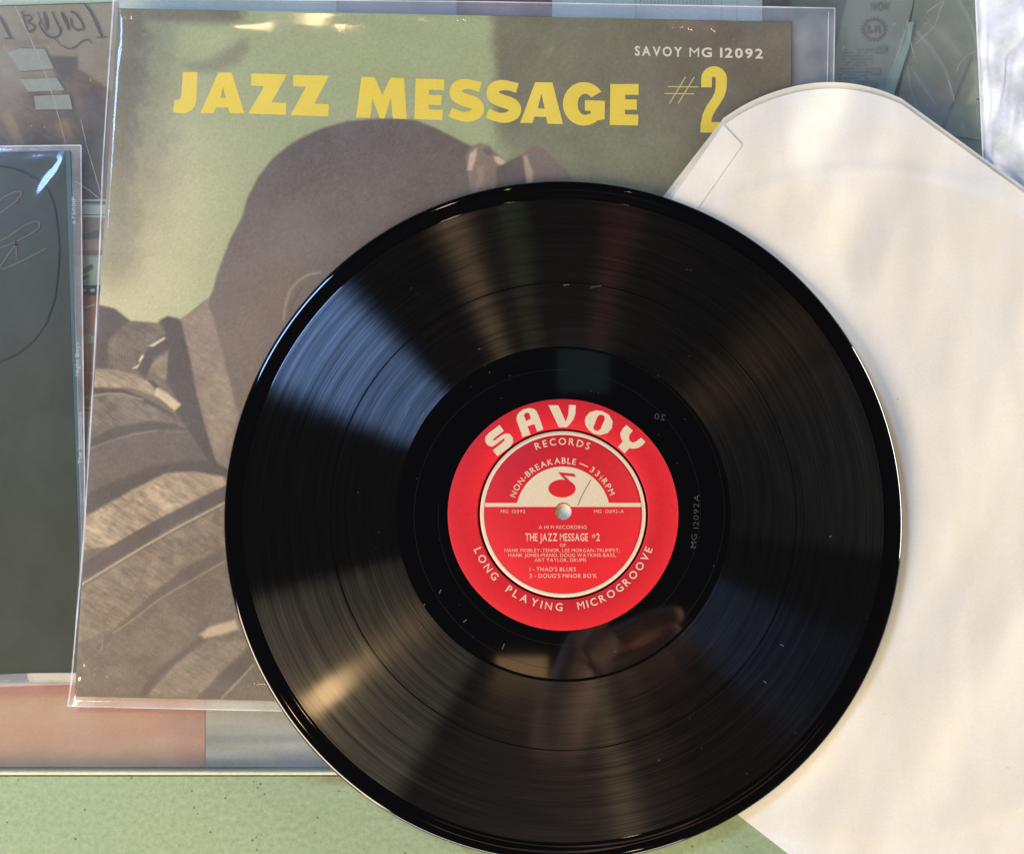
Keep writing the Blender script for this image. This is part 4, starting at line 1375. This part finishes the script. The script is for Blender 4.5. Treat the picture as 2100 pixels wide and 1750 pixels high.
pr.stroke(np.stack([364 * np.cos(a), 364 * np.sin(a)], -1), 3.5, lc)
a = np.radians(np.linspace(71.5, 61.5, 6))
pr.stroke(np.stack([366 * np.cos(a), 366 * np.sin(a)], -1), 7, lc)
pr.build('speed_lettering', M['silver'], label)
pr = Print()
text_arc(pr, 'LONG', 661, 203.2, 222.0, 50, lc, 0.010, 0.35, 1.0, True)
text_arc(pr, 'PLAYING', 661, 234.3, 267.3, 50, lc, 0.010, 0.30, 1.0, True)
text_arc(pr, 'MICROGROOVE', 661, 280.8, 337.2, 50, lc, 0.010, 0.30, 1.0, True)
pr.build('curved_lettering', M['silver'], label)
# half-disc, bar and note
pr = Print()
cl = lcrop()
half = [(881 + 325 * math.cos(a), 889 - 325 * math.sin(a)) for a in np.radians(np.linspace(13.2, 166.8, 60))]
hole_pts = [(883 + 57 * math.cos(a), 868 + 57 * math.sin(a)) for a in np.radians(np.linspace(207.1, 332.9, 16))]
pr.poly([half + [(345, 815), (342, 842)] + hole_pts + [(1420, 842), (1418, 815)]], cl)
pr.build('half_disc', M['silver'], label)
pr = Print()
cl2 = lcrop(0.00006)
pr.poly([[(875 + 94 * math.cos(a), 716 + 62 * math.sin(a)) for a in np.linspace(0, 2 * math.pi, 40, endpoint=False)]], cl2)
cl3 = lcrop(0.00008)
pr.poly([[(849, 604), (958, 614), (971, 635), (888, 626), (930, 664), (912, 668), (880, 640)]], cl3)
pr.build('note_emblem', M['red'], label)
pr = Print()
pr.stroke([(985, 832), (1005, 780), (1040, 715), (1075, 655)], 5, lcrop(0.00009))
pr.build('pencil_mark', M['pencil'], label)
pr = Print()
for t_, x0, x1, yb, h, bo, gp in (('MG', 452, 503, 884, 22, 0.0, 0.2), ('12092', 530, 621, 884, 22, 0.0, 0.25), ('MG', 1095, 1146, 884, 22, 0.0, 0.2), ('12092-A', 1173, 1300, 884, 22, 0.0, 0.2),
                                  ('A HI FI RECORDING', 713, 1043, 993, 23, 0.0, 0.2), ('THE JAZZ MESSAGE', 622, 1052, 1075, 50, 0.022, 0.16), ('2', 1110, 1133, 1075, 50, 0.022, 0.1), ('#', 1078, 1104, 1052, 26, 0.0, 0.1),
                                  ('OF', 858, 901, 1116, 23, 0.0, 0.2), ('HANK MOBLEY-TENOR, LEE MORGAN-TRUMPET,', 478, 1270, 1151, 23, 0.0, 0.2), ('HANK JONES-PIANO, DOUG WATKINS-BASS,', 505, 1243, 1184, 23, 0.0, 0.2),
                                  ('ART TAYLOR, DRUMS', 685, 1038, 1217, 23, 0.0, 0.2), ('1 - THAD\'S BLUES', 650, 968, 1281, 26, 0.006, 0.2), ('2 - DOUG\'S MINOR BO\'K', 650, 1111, 1326, 26, 0.006, 0.2)):
    text_line(pr, t_, x0, x1, yb, h, cl, bo, gp)
pr.build('printed_lettering', M['silver_small'], label)

# ------------------------------------------------------------------ the photographer's hand, seen only as a reflection in the record
FOOT = CAM[:2]
def mirrored(px, py, z):
    """point at height z whose mirror image in the record shows at the given photo position"""
    m_ = U((px, py), Z_DISC)[:2]
    zc_, zp_ = CAM[2] - Z_DISC, z - Z_DISC
    p = FOOT + (m_ - FOOT) * (zc_ + zp_) / zc_
    return (p[0], p[1], z)
nodes = [((1120, 1560), .40, .026), ((1160, 1450), .42, .024), ((1195, 1375), .435, .021), ((1228, 1335), .44, .017), ((1225, 1365), .435, .017),
         ((1262, 1308), .445, .0105), ((1322, 1276), .445, .0092), ((1372, 1260), .44, .0085), ((1402, 1259), .432, .0075),
         ((1268, 1330), .455, .0105), ((1325, 1304), .46, .0092), ((1372, 1290), .46, .0082), ((1396, 1296), .452, .0072),
         ((1268, 1360), .435, .0105), ((1330, 1342), .432, .0092), ((1375, 1315), .43, .0084), ((1402, 1290), .43, .0074),
         ((1255, 1385), .428, .0098), ((1310, 1380), .422, .0086), ((1350, 1362), .42, .0078), ((1376, 1340), .42, .0068),
         ((1180, 1320), .45, .0125), ((1205, 1285), .46, .0105), ((1245, 1262), .462, .0092)]
edges = [(0, 1), (1, 2), (2, 3), (2, 4), (3, 5), (5, 6), (6, 7), (7, 8), (3, 9), (9, 10), (10, 11), (11, 12), (4, 13), (13, 14), (14, 15), (15, 16), (4, 17), (17, 18), (18, 19), (19, 20), (2, 21), (21, 22), (22, 23)]
me = bpy.data.meshes.new('hand')
me.from_pydata([mirrored(p[0], p[1], z) for p, z, _ in nodes], edges, [])
hand = bpy.data.objects.new('hand', me)
COL.objects.link(hand)
md = hand.modifiers.new('skin', 'SKIN')
for v_, (_, _, r_) in zip(me.skin_vertices[0].data, nodes):
    v_.radius = (r_, r_)
me.skin_vertices[0].data[2].use_root = True
md.use_smooth_shade = True
hand.modifiers.new('subdivision', 'SUBSURF').render_levels = 2
hand.modifiers[-1].levels = 1
m, nt, out = new_mat('skin')
b = nd(nt, 'ShaderNodeBsdfPrincipled', Roughness=0.5)
c = ramp(nt, noise(nt, 90, 4, 0.6), [(0.3, col(226, 168, 144)), (0.7, col(244, 196, 170))])
nt.links.new(c, b.inputs['Base Color'])
nt.links.new(b.outputs[0], out.inputs[0])
me.materials.append(m)
tag(hand, 'hand with fingers pointing right, mirrored in the glossy vinyl below the label', 'hand')
